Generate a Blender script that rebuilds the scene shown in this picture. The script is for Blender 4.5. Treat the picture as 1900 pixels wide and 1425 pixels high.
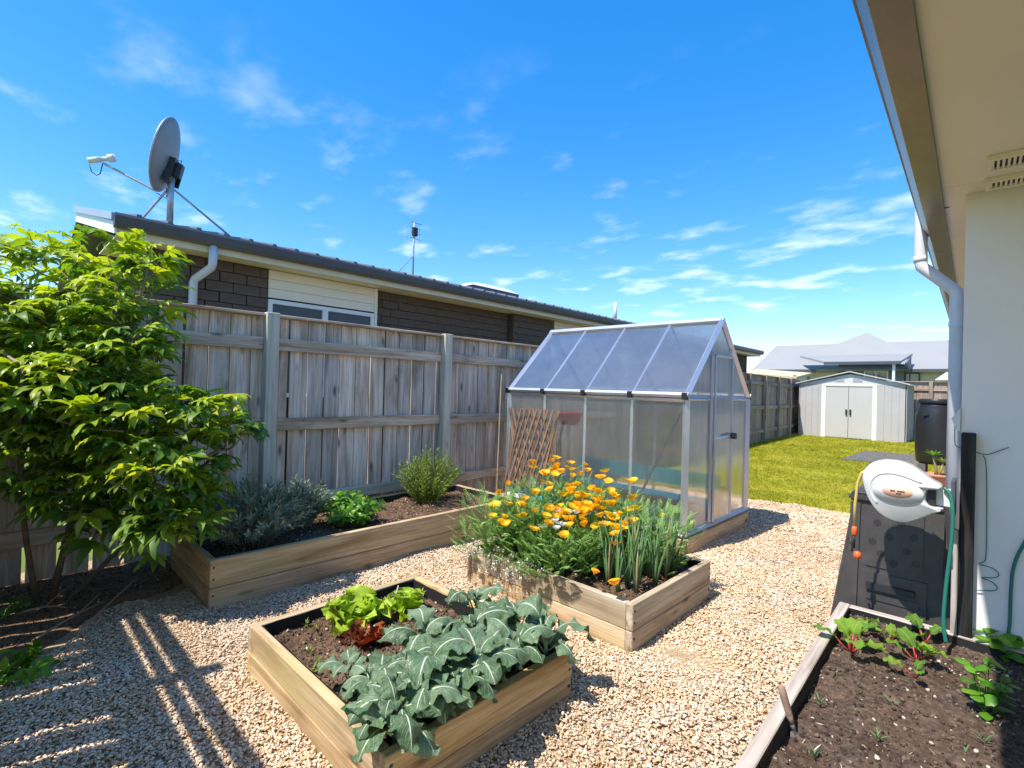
import bpy, bmesh, math, random
import numpy as np
from mathutils import Vector, Matrix, noise as mnoise
random.seed(7)
R_ = math.radians
scene = bpy.context.scene
for o in list(bpy.data.objects): bpy.data.objects.remove(o)

# ------------------------------------------------------------------ camera
H = 1.40
YAW, PITCH, ROLL, FPX = R_(-43.85), R_(0.37), R_(1.6), 930.0
_f = Vector((math.sin(YAW)*math.cos(PITCH), math.cos(YAW)*math.cos(PITCH), math.sin(PITCH)))
_r = Vector((math.cos(YAW), -math.sin(YAW), 0)); _u = _r.cross(_f)
CR = _r*math.cos(ROLL) + _u*math.sin(ROLL); CU = -_r*math.sin(ROLL) + _u*math.cos(ROLL); CF = _f
CC = Vector((0, 0, H))
cd = bpy.data.cameras.new('camera'); cam = bpy.data.objects.new('camera', cd); scene.collection.objects.link(cam)
cd.sensor_width = 36; cd.lens = 36*FPX/1900; cd.clip_start = 0.05; cd.clip_end = 3000
M = Matrix.Identity(4)
for i in range(3):
    M[i][0] = CR[i]; M[i][1] = CU[i]; M[i][2] = -CF[i]; M[i][3] = CC[i]
cam.matrix_world = M
scene.camera = cam

# ------------------------------------------------------------------ sky, sun, exposure
SX, SY = 0.14, 0.58                      # ground shift of a shadow per metre of height
SUN_EL = math.atan(1/math.hypot(SX, SY)); SUN_AZ = math.atan2(-SX, -SY)   # direction TO the sun, from +Y clockwise
SKY_G, SKY_H, SKY_S, SKY_V = 0.72, 0.507, 1.68, 1.04
CO1, CO2, CT0, CT1 = (5.7, 1.4, 0), (7.3, .6, 0), .585, .80
w = bpy.data.worlds.new('World'); scene.world = w; w.use_nodes = True
nt = w.node_tree; nt.nodes.clear()
N = nt.nodes.new; L = nt.links.new
out = N('ShaderNodeOutputWorld'); bg = N('ShaderNodeBackground'); L(bg.outputs[0], out.inputs[0])
sky = N('ShaderNodeTexSky'); sky.sky_type = 'NISHITA'; sky.sun_disc = False
sky.sun_elevation = SUN_EL; sky.sun_rotation = SUN_AZ % (2*math.pi); sky.altitude = 50; sky.air_density = 1.0; sky.dust_density = 0.3; sky.ozone_density = 3.0
hs = N('ShaderNodeHueSaturation'); hs.inputs['Hue'].default_value = SKY_H; hs.inputs['Saturation'].default_value = SKY_S; hs.inputs['Value'].default_value = SKY_V
gm = N('ShaderNodeGamma'); gm.inputs[1].default_value = SKY_G; L(sky.outputs[0], gm.inputs[0]); L(gm.outputs[0], hs.inputs['Color'])
tc = N('ShaderNodeTexCoord'); sep = N('ShaderNodeSeparateXYZ'); L(tc.outputs['Generated'], sep.inputs[0])
def wmath(op, a, b=None, clamp=False):
    n = N('ShaderNodeMath'); n.operation = op; n.use_clamp = clamp
    for i, v in enumerate((a, b)):
        if v is None: continue
        if isinstance(v, (int, float)): n.inputs[i].default_value = v
        else: L(v, n.inputs[i])
    return n.outputs[0]
zc = wmath('MAXIMUM', wmath('ADD', sep.outputs[2], 0.10), 0.02)
cmb = N('ShaderNodeCombineXYZ'); L(wmath('DIVIDE', sep.outputs[0], zc), cmb.inputs[0]); L(wmath('DIVIDE', sep.outputs[1], zc), cmb.inputs[1])
def wnoise(scale, det, rough, off):
    mp = N('ShaderNodeMapping'); mp.inputs['Location'].default_value = off; mp.inputs['Scale'].default_value = (scale, scale*1.25, 1); L(cmb.outputs[0], mp.inputs[0])
    n = N('ShaderNodeTexNoise'); n.inputs['Scale'].default_value = 1; n.inputs['Detail'].default_value = det; n.inputs['Roughness'].default_value = rough; L(mp.outputs[0], n.inputs[0]); return n.outputs[0]
n1 = wnoise(2.8, 8, 0.54, CO1); n2 = wnoise(0.55, 3, 0.5, CO2)
cm = wmath('ADD', wmath('MULTIPLY', n1, 0.72), wmath('MULTIPLY', n2, 0.42))
rp = N('ShaderNodeValToRGB'); rp.color_ramp.elements[0].position = CT0; rp.color_ramp.elements[1].position = CT1; rp.color_ramp.interpolation = 'EASE'; L(cm, rp.inputs[0])
# a thin layer seen from below: fewer wisps straight overhead
low = wmath('SUBTRACT', 1.0, wmath("MULTIPLY", sep.outputs[2], 1.75), True)
dens = wmath('MULTIPLY', wmath('MULTIPLY', rp.outputs[0], low), 0.95)
mx = N('ShaderNodeMixRGB'); L(dens, mx.inputs[0]); L(hs.outputs[0], mx.inputs[1]); mx.inputs[2].default_value = (4.0, 4.1, 4.3, 1)
L(mx.outputs[0], bg.inputs[0]); bg.inputs[1].default_value = 0.15
sl = bpy.data.lights.new('sun', 'SUN'); sl.energy = 2.65; sl.angle = R_(0.53); sl.color = (1.0, 0.945, 0.86)
so = bpy.data.objects.new('sun', sl); scene.collection.objects.link(so)
so.rotation_euler = Vector((SX, SY, -1)).to_track_quat('-Z', 'Y').to_euler(); so.location = (-3, -8, 14)
vs = scene.view_settings; vs.view_transform = 'Standard'; vs.look = 'None'; vs.exposure = 1.47; vs.gamma = 1; vs.use_curve_mapping = False
scene.render.engine = 'CYCLES'; scene.cycles.max_bounces = 10; scene.cycles.transparent_max_bounces = 16; scene.cycles.diffuse_bounces = 4

# ------------------------------------------------------------------ pixel helpers (a pixel gives a direction; the touched plane gives the distance)
def ray(x, y): return CF + CR*((x-950)/FPX) - CU*((y-712.5)/FPX)
def atz(x, y, z=0.0): d = ray(x, y); return CC + d*((z-H)/d.z)
def atx(x, y, X): d = ray(x, y); return CC + d*(X/d.x)
def aty(x, y, Y): d = ray(x, y); return CC + d*(Y/d.y)
def proj(p):
    v = Vector(p)-CC; z = v.dot(CF); return (950+FPX*v.dot(CR)/z, 712.5-FPX*v.dot(CU)/z, z)

# ------------------------------------------------------------------ object helpers
COL = scene.collection
def link(o, parent=None):
    COL.objects.link(o)
    if parent is not None: o.parent = parent
    return o
def tag(o, label=None, cat=None, group=None, kind=None):
    if label: o['label'] = label
    if cat: o['category'] = cat
    if group: o['group'] = group
    if kind: o['kind'] = kind
    return o
def thing(name, label, cat, loc=(0, 0, 0), rz=0, group=None):
    o = bpy.data.objects.new(name, None); o.empty_display_size = 0.1; link(o); o.location = loc; o.rotation_euler = (0, 0, rz)
    return tag(o, label, cat, group)
class MB:
    def __init__(s): s.v = []; s.f = []; s.m = []; s.uv = []; s.n = 0
    def add(s, verts, faces, mi=0, uv=None, mat=None):
        if mat is not None: verts = [mat @ Vector(p) for p in verts]
        s.v.extend([tuple(p) for p in verts]); k = s.n
        s.f.extend([tuple(i+k for i in f) for f in faces]); s.n += len(verts)
        s.m.extend(mi if isinstance(mi, list) else [mi]*len(faces)); s.uv.extend(uv if uv else [(0, 0)]*len(verts)); return s
    def addT(s, T, mat):
        s.add(T.v, T.f, T.m, T.uv, mat); return s
    def box(s, x0, x1, y0, y1, z0, z1, mi=0, mat=None):
        return s.add([(x0,y0,z0),(x1,y0,z0),(x1,y1,z0),(x0,y1,z0),(x0,y0,z1),(x1,y0,z1),(x1,y1,z1),(x0,y1,z1)],
              [(0,3,2,1),(4,5,6,7),(0,1,5,4),(1,2,6,5),(2,3,7,6),(3,0,4,7)], mi, None, mat)
    def tube(s, pts, r, seg=6, mi=0, cap=True):
        pts = [Vector(p) for p in pts]; n = len(pts); rs = r if isinstance(r, (list, tuple)) else [r]*n
        t = (pts[1]-pts[0]).normalized(); a = Vector((0, 0, 1)) if abs(t.z) < .9 else Vector((1, 0, 0)); nrm = t.cross(a).normalized()
        vs_, fs = [], []
        for i, p in enumerate(pts):
            t = (pts[min(i+1, n-1)]-pts[max(i-1, 0)]).normalized(); nrm = (nrm - t*nrm.dot(t)).normalized(); b = t.cross(nrm)
            for k in range(seg):
                an = 2*math.pi*k/seg; vs_.append(p+(nrm*math.cos(an)+b*math.sin(an))*rs[i])
        for i in range(n-1):
            for k in range(seg):
                k2 = (k+1) % seg; fs.append((i*seg+k, i*seg+k2, (i+1)*seg+k2, (i+1)*seg+k))
        if cap: fs.append(tuple(range(seg-1, -1, -1))); fs.append(tuple((n-1)*seg+k for k in range(seg)))
        return s.add(vs_, fs, mi)
    def lathe(s, prof, seg=24, mi=0, mat=None):      # prof: (radius, z)
        vs_, fs = [], []; n = len(prof)
        for r, z in prof:
            for k in range(seg): an = 2*math.pi*k/seg; vs_.append((r*math.cos(an), r*math.sin(an), z))
        for i in range(n-1):
            for k in range(seg): k2 = (k+1) % seg; fs.append((i*seg+k, i*seg+k2, (i+1)*seg+k2, (i+1)*seg+k))
        fs.append(tuple(range(seg-1, -1, -1))); fs.append(tuple((n-1)*seg+k for k in range(seg)))
        return s.add(vs_, fs, mi, None, mat)
    def prism(s, poly, axis, a, b, mi=0):            # poly: 2-D outline, extruded along axis 'x'/'y'/'z' from a to b
        n = len(poly); vs_ = []
        for c in (a, b):
            for p, q in poly: vs_.append((c, p, q) if axis == 'x' else (p, c, q) if axis == 'y' else (p, q, c))
        fs = [tuple(range(n-1, -1, -1)), tuple(range(n, 2*n))] + [(i, (i+1) % n, n+(i+1) % n, n+i) for i in range(n)]
        return s.add(vs_, fs, mi)
    def mesh(s, name, mats, smooth=False, fix=True):
        me = bpy.data.meshes.new(name); me.from_pydata(s.v, [], s.f)
        for m in (mats if isinstance(mats, (list, tuple)) else [mats]): me.materials.append(m)
        me.polygons.foreach_set('material_index', s.m)
        if any(u != (0, 0) for u in s.uv):
            uvl = me.uv_layers.new(name='UVMap'); li = np.empty(len(me.loops), dtype=np.int32); me.loops.foreach_get('vertex_index', li)
            uvl.data.foreach_set('uv', np.array(s.uv, dtype=np.float32)[li].ravel())
        if fix:
            bm = bmesh.new(); bm.from_mesh(me); bmesh.ops.recalc_face_normals(bm, faces=bm.faces); bm.to_mesh(me); bm.free()
        if smooth: me.polygons.foreach_set('use_smooth', [True]*len(me.polygons))
        me.update(); return me
    def build(s, name, mats, parent=None, smooth=False, fix=True):
        return link(bpy.data.objects.new(name, s.mesh(name, mats, smooth, fix)), parent)
def inst(name, me, parent=None, loc=(0, 0, 0), rot=(0, 0, 0), sc=(1, 1, 1)):
    o = bpy.data.objects.new(name, me); link(o, parent); o.location = loc; o.rotation_euler = rot; o.scale = sc if not isinstance(sc, (int, float)) else (sc,)*3; return o
_bc = {}
def board_mesh(l, wd, t, m, bev=0.004):
    """box of length l along local X, width wd along local Y, thickness t along Z, softened edges"""
    key = (round(l, 3), round(wd, 3), round(t, 3), m.name, bev)
    if key in _bc: return _bc[key]
    bm = bmesh.new(); bmesh.ops.create_cube(bm, size=1)
    for v in bm.verts: v.co = Vector((v.co.x*l, v.co.y*wd, v.co.z*t))
    bmesh.ops.bevel(bm, geom=list(bm.edges), offset=min(bev, t*.3), segments=1, affect='EDGES')
    me = bpy.data.meshes.new('board'); bm.to_mesh(me); bm.free(); me.materials.append(m); _bc[key] = me; return me
def board(name, p0, p1, wd, t, m, parent, up=(0, 0, 1), jit=0.0, bev=0.004):
    """board from p0 to p1; its width lies along `up`"""
    p0 = Vector(p0); p1 = Vector(p1); d = p1-p0; l = d.length; x = d.normalized(); y = Vector(up); y = (y-x*y.dot(x)).normalized(); z = x.cross(y)
    o = bpy.data.objects.new(name, board_mesh(l, wd, t, m, bev)); link(o, parent)
    Mx = Matrix((x, y, z)).transposed().to_4x4(); Mx.translation = (p0+p1)/2
    if jit: Mx = Mx @ Matrix.Rotation(random.uniform(-jit, jit), 4, 'Z')
    if parent is not None: Mx = Matrix.Translation(-Vector(parent.location)) @ Mx
    o.matrix_local = Mx; return o

# ------------------------------------------------------------------ materials
class NT:
    def __init__(s, name):
        s.mat = bpy.data.materials.new(name); s.mat.use_nodes = True; s.t = s.mat.node_tree; s.t.nodes.clear()
        s.out = s.n('ShaderNodeOutputMaterial'); s.b = s.n('ShaderNodeBsdfPrincipled'); s.l(s.b.outputs[0], s.out.inputs[0])
        s.tc = s.n('ShaderNodeTexCoord'); s.oi = None
    def n(s, t, **k):
        x = s.t.nodes.new(t)
        for a, v in k.items(): setattr(x, a, v)
        return x
    def l(s, a, b): s.t.links.new(a, b)
    def set(s, node, key, v):
        if isinstance(v, (int, float, tuple)): node.inputs[key].default_value = v
        else: s.l(v, node.inputs[key])
    def math(s, op, a, b=0.0, clamp=False):
        x = s.n('ShaderNodeMath', operation=op, use_clamp=clamp); s.set(x, 0, a); s.set(x, 1, b); return x.outputs[0]
    def rnd(s):
        if not s.oi: s.oi = s.n('ShaderNodeObjectInfo')
        return s.oi.outputs['Random']
    def coord(s, scale=(1, 1, 1), kind='Object', rand=0.0, rot=(0, 0, 0)):
        v = s.tc.outputs[kind]
        if rand:
            c = s.n('ShaderNodeCombineXYZ')
            for i, k in enumerate((rand, rand*1.7, rand*.6)): s.l(s.math('MULTIPLY', s.rnd(), k), c.inputs[i])
            a = s.n('ShaderNodeVectorMath', operation='ADD'); s.l(v, a.inputs[0]); s.l(c.outputs[0], a.inputs[1]); v = a.outputs[0]
        m = s.n('ShaderNodeMapping'); m.inputs['Scale'].default_value = scale; m.inputs['Rotation'].default_value = rot; s.l(v, m.inputs[0]); return m.outputs[0]
    def noise(s, vec, scale=1, det=4, rough=.55, dist=0.0):
        x = s.n('ShaderNodeTexNoise'); s.l(vec, x.inputs['Vector']); x.inputs['Scale'].default_value = scale; x.inputs['Detail'].default_value = det
        x.inputs['Roughness'].default_value = rough; x.inputs['Distortion'].default_value = dist; return x.outputs['Fac']
    def voro(s, vec, scale=1, feat='F1', o='Distance'):
        x = s.n('ShaderNodeTexVoronoi', feature=feat); s.l(vec, x.inputs['Vector']); x.inputs['Scale'].default_value = scale; return x.outputs[o]
    def ramp(s, fac, stops, ease=False):
        x = s.n('ShaderNodeValToRGB'); e = x.color_ramp
        if ease: e.interpolation = 'EASE'
        while len(e.elements) < len(stops): e.elements.new(.5)
        for el, (p, c) in zip(e.elements, stops):
            el.position = p; el.color = (c, c, c, 1) if isinstance(c, (int, float)) else (*c, 1)
        s.l(fac, x.inputs[0]); return x.outputs[0]
    def mix(s, fac, a, b, mode='MIX'):
        x = s.n('ShaderNodeMixRGB', blend_type=mode); s.set(x, 0, fac)
        for i, v in ((1, a), (2, b)): s.set(x, i, (*v, 1) if isinstance(v, tuple) and len(v) == 3 else v)
        return x.outputs[0]
    def hsv(s, col, h=.5, sa=1.0, v=1.0):
        x = s.n('ShaderNodeHueSaturation'); s.set(x, 'Hue', h); s.set(x, 'Saturation', sa); s.set(x, 'Value', v); s.l(col, x.inputs['Color']); return x.outputs[0]
    def bump(s, h, strength=.3, dist=.01):
        x = s.n('ShaderNodeBump'); x.inputs['Strength'].default_value = strength; x.inputs['Distance'].default_value = dist; s.l(h, x.inputs['Height']); s.l(x.outputs[0], s.b.inputs['Normal']); return x
    def col(s, c): s.set(s.b, 'Base Color', (*c, 1) if isinstance(c, tuple) else c)
    def fin(s, rough=.6, metal=0.0, spec=.5):
        s.b.inputs['Roughness'].default_value = rough; s.b.inputs['Metallic'].default_value = metal; s.b.inputs['Specular IOR Level'].default_value = spec; return s.mat
def wood(name, c0, c1, c2, vr=.25, stain=(.10, .08, .06), stain_amt=.5, knots=True, green=None, rough=.8, bump=.35):
    t = NT(name)
    g = t.noise(t.coord((1.1, 13, 13), rand=40), 1, 6, .6, .6); f = t.noise(t.coord((2.5, 85, 85), rand=40), 1, 3, .6)
    c = t.ramp(g, [(.28, c0), (.5, c1), (.72, c2)])
    c = t.mix(t.math('MULTIPLY', t.ramp(f, [(.38, 1.0), (.55, 0.0)]), .35), c, tuple(x*.55 for x in c0))
    pt = t.noise(t.coord((1.3, 2.6, 2.6), rand=40), 1, 5, .6)
    c = t.mix(t.math('MULTIPLY', t.ramp(pt, [(.5, 0.0), (.72, 1.0)]), stain_amt), c, stain)
    if green:
        gp = t.noise(t.coord((.9, 3, 3), rand=23), 1, 4, .5); c = t.mix(t.math('MULTIPLY', t.ramp(gp, [(.48, 0.0), (.7, 1.0)]), .55), c, green)
    if knots:
        k = t.voro(t.coord((2.6, 8, 8), rand=40), 1); c = t.mix(t.ramp(k, [(.06, .9), (.10, .55), (.19, 0.0)]), c, tuple(x*.4 for x in c0))
    c = t.hsv(c, .5, t.math('ADD', t.math('MULTIPLY', t.rnd(), .3), .85), t.math('ADD', t.math('MULTIPLY', t.rnd(), vr*2), 1-vr))
    t.col(c); t.bump(t.math('ADD', g, t.math('MULTIPLY', f, .6)), bump, .004); return t.fin(rough, 0, .25)
def plain(name, c, rough=.5, metal=0.0, spec=.5, var=.06, scale=3.0, bump=0.0, dirt=None, dirt_amt=.4):
    t = NT(name); n = t.noise(t.coord((1, 1, 1)), scale, 6, .65)
    k = t.ramp(n, [(.3, tuple(x*(1-var) for x in c)), (.7, tuple(min(1, x*(1+var)) for x in c))])
    if dirt:
        d = t.noise(t.coord((1, 1, .5)), scale*2.3, 7, .7); k = t.mix(t.math('MULTIPLY', t.ramp(d, [(.52, 0.0), (.75, 1.0)]), dirt_amt), k, dirt)
    t.col(k)
    if bump: t.bump(t.noise(t.coord((1, 1, 1)), scale*25, 3, .6), bump, .003)
    return t.fin(rough, metal, spec)
def leafy(name, c0, c1, c2=None, rough=.5, tr=.35, trc=None, vein=None, vs_=7.0, spec=.4, tip=None):
    """leaf: colour varies leaf by leaf, light passes through"""
    t = NT(name); ge = t.n('ShaderNodeNewGeometry'); r = t.math('FRACT', t.math('ADD', ge.outputs['Random Per Island'], t.rnd()))
    c = t.ramp(r, [(0, c0), (.55, c1), (1, c2 or c1)])
    c = t.hsv(c, .5, 1, t.ramp(t.noise(t.coord((1, 1, 1), rand=9), 14, 3), [(.3, .85), (.7, 1.15)]))
    if vein:
        uv = t.n('ShaderNodeSeparateXYZ'); t.l(t.tc.outputs['UV'], uv.inputs[0])
        u = t.math('ABSOLUTE', t.math('SUBTRACT', uv.outputs[0], .5)); v = uv.outputs[1]
        mid = t.ramp(t.math('ADD', u, t.math('MULTIPLY', v, .012)), [(.022, 1.0), (.045, 0.0)])
        fr = t.math('FRACT', t.math('MULTIPLY', t.math('SUBTRACT', v, t.math('MULTIPLY', u, .75)), vs_))
        side = t.math('MULTIPLY', t.ramp(t.math('ABSOLUTE', t.math('SUBTRACT', fr, .5)), [(.0, 1.0), (.09, 0.0)]), t.ramp(u, [(.1, 1.0), (.46, .15)]))
        fn = t.voro(t.coord((1, 1, 1), 'UV'), 22, 'DISTANCE_TO_EDGE'); fine = t.math('MULTIPLY', t.ramp(fn, [(.0, 1.0), (.07, 0.0)]), .22)
        m = t.math('MAXIMUM', mid, t.math('MAXIMUM', t.math('MULTIPLY', side, .6), fine)); c = t.mix(m, c, vein); t.bump(t.math('ADD', m, t.noise(t.coord((1, 1, 1), 'UV'), 9, 3)), .6, .006)
        bloom = t.noise(t.coord((1, 1, 1), rand=5), 30, 4, .7); c = t.mix(t.math('MULTIPLY', t.ramp(bloom, [(.45, 0.0), (.75, 1.0)]), .16), c, vein)
    t.col(c); t.fin(rough, 0, spec)
    if tr:
        tb = t.n('ShaderNodeBsdfTranslucent'); t.l(t.mix(1.0, c, trc or (1.2, 1.25, .5), 'MULTIPLY'), tb.inputs[0])
        ms = t.n('ShaderNodeMixShader'); ms.inputs[0].default_value = tr; t.l(t.b.outputs[0], ms.inputs[1]); t.l(tb.outputs[0], ms.inputs[2]); t.l(ms.outputs[0], t.out.inputs[0])
    return t.mat

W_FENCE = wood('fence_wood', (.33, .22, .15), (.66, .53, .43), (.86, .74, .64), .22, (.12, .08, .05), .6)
W_RAIL = wood('rail_wood', (.34, .215, .13), (.62, .47, .34), (.80, .66, .52), .12, (.12, .08, .05), .6)
W_POST = wood('post_wood', (.46, .40, .31), (.63, .57, .46), (.74, .68, .56), .08, (.36, .29, .20), .4, green=(.56, .53, .40))
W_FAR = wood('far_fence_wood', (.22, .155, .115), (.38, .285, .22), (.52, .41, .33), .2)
W_BED = wood('bed_timber', (.30, .18, .08), (.55, .39, .21), (.72, .56, .36), .12, (.22, .135, .065), .8, green=(.46, .38, .15))
W_BED2 = wood('weathered_bed_timber', (.29, .19, .105), (.54, .41, .27), (.72, .60, .45), .12, (.22, .14, .075), .75, green=(.46, .38, .19))
W_BED3 = wood('grey_bed_timber', (.26, .21, .17), (.44, .38, .33), (.56, .51, .47), .1, (.20, .15, .12), .5)
W_LATH = wood('lath_wood', (.17, .09, .05), (.27, .16, .10), (.36, .24, .16), .2, knots=False)
W_BLACK = wood('black_stained_wood', (.012, .010, .010), (.022, .020, .020), (.05, .046, .045), .1, (.10, .09, .08), .35, knots=False, rough=.6)
W_HANDLE = wood('handle_wood', (.20, .12, .075), (.33, .21, .14), (.42, .29, .2), .05, knots=False)
def soilmat(name, c0, c1, c2):
    t = NT(name); a = t.noise(t.coord(kind='Object'), 38, 7, .7); b = t.noise(t.coord(), 5, 4, .6)
    c = t.ramp(a, [(.3, c0), (.5, c1), (.74, c2)]); c = t.hsv(c, .5, 1, t.ramp(b, [(.3, .75), (.7, 1.2)])); t.col(c); t.bump(a, .8, .012); return t.fin(.95, 0, .15)
SOIL = soilmat('brown_soil', (.06, .035, .021), (.135, .08, .048), (.25, .155, .095))
SOIL_D = soilmat('dark_soil', (.04, .026, .019), (.095, .063, .046), (.19, .13, .095))
DIRT = soilmat('bare_dirt', (.11, .06, .032), (.22, .13, .072), (.36, .225, .13))
def pebmat(name, stops, rough=.75):
    t = NT(name); rv = t.rnd(); pn = t.noise(t.oi.outputs['Location'], .9, 4, .6); pm = t.noise(t.oi.outputs['Location'], 3.5, 3, .6)
    c = t.hsv(t.ramp(rv, stops), .5, t.ramp(pm, [(.3, 1.15), (.7, .85)]), t.ramp(pn, [(.3, .80), (.65, 1.12)])); n = t.noise(t.coord(), 60, 3, .6); c = t.hsv(c, .5, 1, t.ramp(n, [(.3, .82), (.7, 1.1)])); t.col(c); return t.fin(rough, 0, .3)
PEB = pebmat('gravel_stone', [(0, (.42, .26, .14)), (.10, (.58, .40, .24)), (.4, (.70, .51, .33)), (.72, (.80, .63, .45)), (.93, (.84, .73, .58)), (1, (.46, .34, .24))])
CRUMB = pebmat('soil_crumb', [(0, (.035, .024, .017)), (.4, (.085, .056, .038)), (.75, (.15, .10, .07)), (.93, (.23, .16, .11)), (.965, (.55, .44, .32)), (1, (.7, .6, .48))], .95)
CRUMB_D = pebmat('dark_soil_crumb', [(0, (.03, .02, .015)), (.5, (.085, .057, .042)), (.85, (.17, .118, .088)), (.945, (.26, .18, .13)), (.965, (.55, .44, .32)), (1, (.7, .6, .48))], .95)
t = NT('gravel_bed'); a = t.noise(t.coord(), 55, 6, .7); t.col(t.ramp(a, [(.3, (.34, .22, .13)), (.6, (.60, .43, .27)), (.8, (.72, .55, .37))])); t.bump(a, 1, .02); GRAVEL = t.fin(.9, 0, .2)
def grassmat(name, stops):
    t = NT(name); ge = t.n('ShaderNodeNewGeometry'); p = t.n('ShaderNodeMapping'); t.l(ge.outputs['Position'], p.inputs[0])
    big = t.noise(p.outputs[0], 1.1, 5, .65); fine = t.noise(p.outputs[0], 30, 4, .7)
    c = t.ramp(t.math('ADD', t.math('MULTIPLY', big, .8), t.math('MULTIPLY', fine, .2)), stops)
    c = t.hsv(c, .5, 1, t.ramp(t.rnd(), [(0, .8), (1, 1.2)])); t.col(c); t.fin(.7, 0, .2)
    tb = t.n('ShaderNodeBsdfTranslucent'); t.l(c, tb.inputs[0]); ms = t.n('ShaderNodeMixShader'); ms.inputs[0].default_value = .3
    t.l(t.b.outputs[0], ms.inputs[1]); t.l(tb.outputs[0], ms.inputs[2]); t.l(ms.outputs[0], t.out.inputs[0]); return t.mat
GRASS = grassmat('grass', [(.30, (.24, .26, .015)), (.5, (.40, .39, .03)), (.68, (.56, .50, .07))])
FIELD = grassmat('field_grass', [(.3, (.10, .16, .03)), (.6, (.22, .25, .05)), (.8, (.34, .31, .10))])
ALU = plain('aluminium', (.62, .63, .65), .38, .75, .5, .08, 6)
def polycarb(name, clear, frost, body, thru, gloss):
    """twin-wall sheet: part clear, part frosted, dusty, with fine flutes and a sky sheen"""
    t = NT(name)
    sx = t.n('ShaderNodeSeparateXYZ'); t.l(t.tc.outputs['UV'], sx.inputs[0])
    flute = t.math('SINE', t.math('MULTIPLY', sx.outputs[0], 6.2832/.011)); broad = t.noise(t.coord((1, 1, .12)), 9, 3, .6)
    d = t.noise(t.coord((1, 1, .6)), 5, 6, .7); spots = t.ramp(t.voro(t.coord(), 24), [(.035, 1.0), (.07, 0.0)])
    df = t.n('ShaderNodeBsdfDiffuse'); t.l(t.ramp(d, [(.35, tuple(x*.85 for x in body)), (.7, body)]), df.inputs[0])
    tl = t.n('ShaderNodeBsdfTranslucent'); tl.inputs[0].default_value = (*thru, 1)
    m1 = t.n('ShaderNodeMixShader'); m1.inputs[0].default_value = .55; t.l(df.outputs[0], m1.inputs[1]); t.l(tl.outputs[0], m1.inputs[2])
    tp = t.n('ShaderNodeBsdfTransparent'); tp.inputs[0].default_value = (.95, .95, .93, 1)
    rf = t.n('ShaderNodeBsdfRefraction'); rf.inputs['IOR'].default_value = 1.02; rf.inputs['Roughness'].default_value = .42; rf.inputs['Color'].default_value = (.95, .94, .90, 1)
    m0 = t.n('ShaderNodeMixShader'); t.l(t.math('ADD', t.math('MULTIPLY', broad, .5), frost-.25), m0.inputs[0]); t.l(tp.outputs[0], m0.inputs[1]); t.l(rf.outputs[0], m0.inputs[2])
    m2 = t.n('ShaderNodeMixShader'); t.l(m1.outputs[0], m2.inputs[1]); t.l(m0.outputs[0], m2.inputs[2])
    fac = t.math('SUBTRACT', t.math('ADD', t.math('MULTIPLY', flute, .05), clear), t.math('ADD', t.math('MULTIPLY', d, .25), t.math('MULTIPLY', spots, .35))); t.l(fac, m2.inputs[0])
    gl = t.n('ShaderNodeBsdfGlossy'); gl.inputs['Roughness'].default_value = .14
    fr = t.n('ShaderNodeFresnel'); fr.inputs[0].default_value = 1.5
    m3 = t.n('ShaderNodeMixShader'); t.l(t.math('MULTIPLY', fr.outputs[0], gloss, True), m3.inputs[0]); t.l(m2.outputs[0], m3.inputs[1]); t.l(gl.outputs[0], m3.inputs[2])
    t.l(m3.outputs[0], t.out.inputs[0]); return t.mat
POLY = polycarb('twin_wall_sheet', .93, .5, (.70, .66, .58), (.84, .76, .60), 2.6)
POLYR = polycarb('roof_twin_wall_sheet', .70, .5, (.42, .43, .45), (.56, .56, .57), 4.0)
WHITE = plain('white_paint', (.78, .78, .76), .45, dirt=(.5, .48, .44), dirt_amt=.15)
WHITEP = plain('white_plastic', (.66, .66, .65), .38, 0, .5, .03, 6, 0, (.48, .46, .42), .35)
CREAM = plain('cream_soffit', (.88, .79, .64), .7, 0, .3, .04, 1.2, .05, (.78, .68, .52), .3)
RENDER = plain('house_render', (.82, .775, .77), .85, 0, .2, .05, 1.3, .3, (.72, .67, .64), .35)
GUT_D = plain('charcoal_gutter', (.085, .092, .105), .4, .2, .5, .1)
GUT_B = plain('bronze_gutter', (.17, .135, .105), .3, .3, .5, .14, 5, 0, (.28, .23, .18), .3)
FASC = plain('cream_fascia', (.74, .66, .50), .55, 0, .4, .06)
ROOF_D = plain('charcoal_roof', (.16, .165, .175), .45, .3)
ROOF_G = plain('pale_grey_roof', (.29, .285, .275), .6, .0, .3, .04, .6)
BLOCK = plain('dark_block', (.125, .092, .070), .85, 0, .25, .18, 5, .5)
MORTAR = plain('dark_mortar', (.092, .068, .052), .95, 0, .1)
PALE = plain('pale_weatherboard', (.86, .76, .59), .55, 0, .4, .04)
GLASS = NT('window_glass'); GLASS.col((.05, .07, .08)); GLASS = GLASS.fin(.05, 0, .9)
PIPE = plain('grey_downpipe', (.60, .61, .63), .35, 0, .5, .04)
GALV = plain('galvanised_steel', (.42, .43, .45), .4, .6, .5, .15, 20)
DISH = plain('grey_dish', (.24, .245, .255), .5, .1, .4, .05)
BLACKP = plain('black_plastic', (.050, .045, .043), .45, 0, .5, .2, 8, .1, (.10, .095, .09), .45)
BLACKM = plain('black_bracket', (.015, .015, .016), .5)
BARREL = plain('black_barrel_plastic', (.02, .02, .023), .35, 0, .5, .15, 4)
SHED = plain('shed_grey_steel', (.47, .45, .43), .5, .1, .4, .04)
SHEDD = plain('shed_door_steel', (.53, .51, .48), .5, .1, .4, .03)
DARK_GREY = plain('dark_grey_matte', (.13, .12, .125), .85, 0, .2, .12, 4, .3)
BLUE = plain('blue_liner', (.02, .46, .72), .5, 0, .4, .12, 6)
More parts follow.
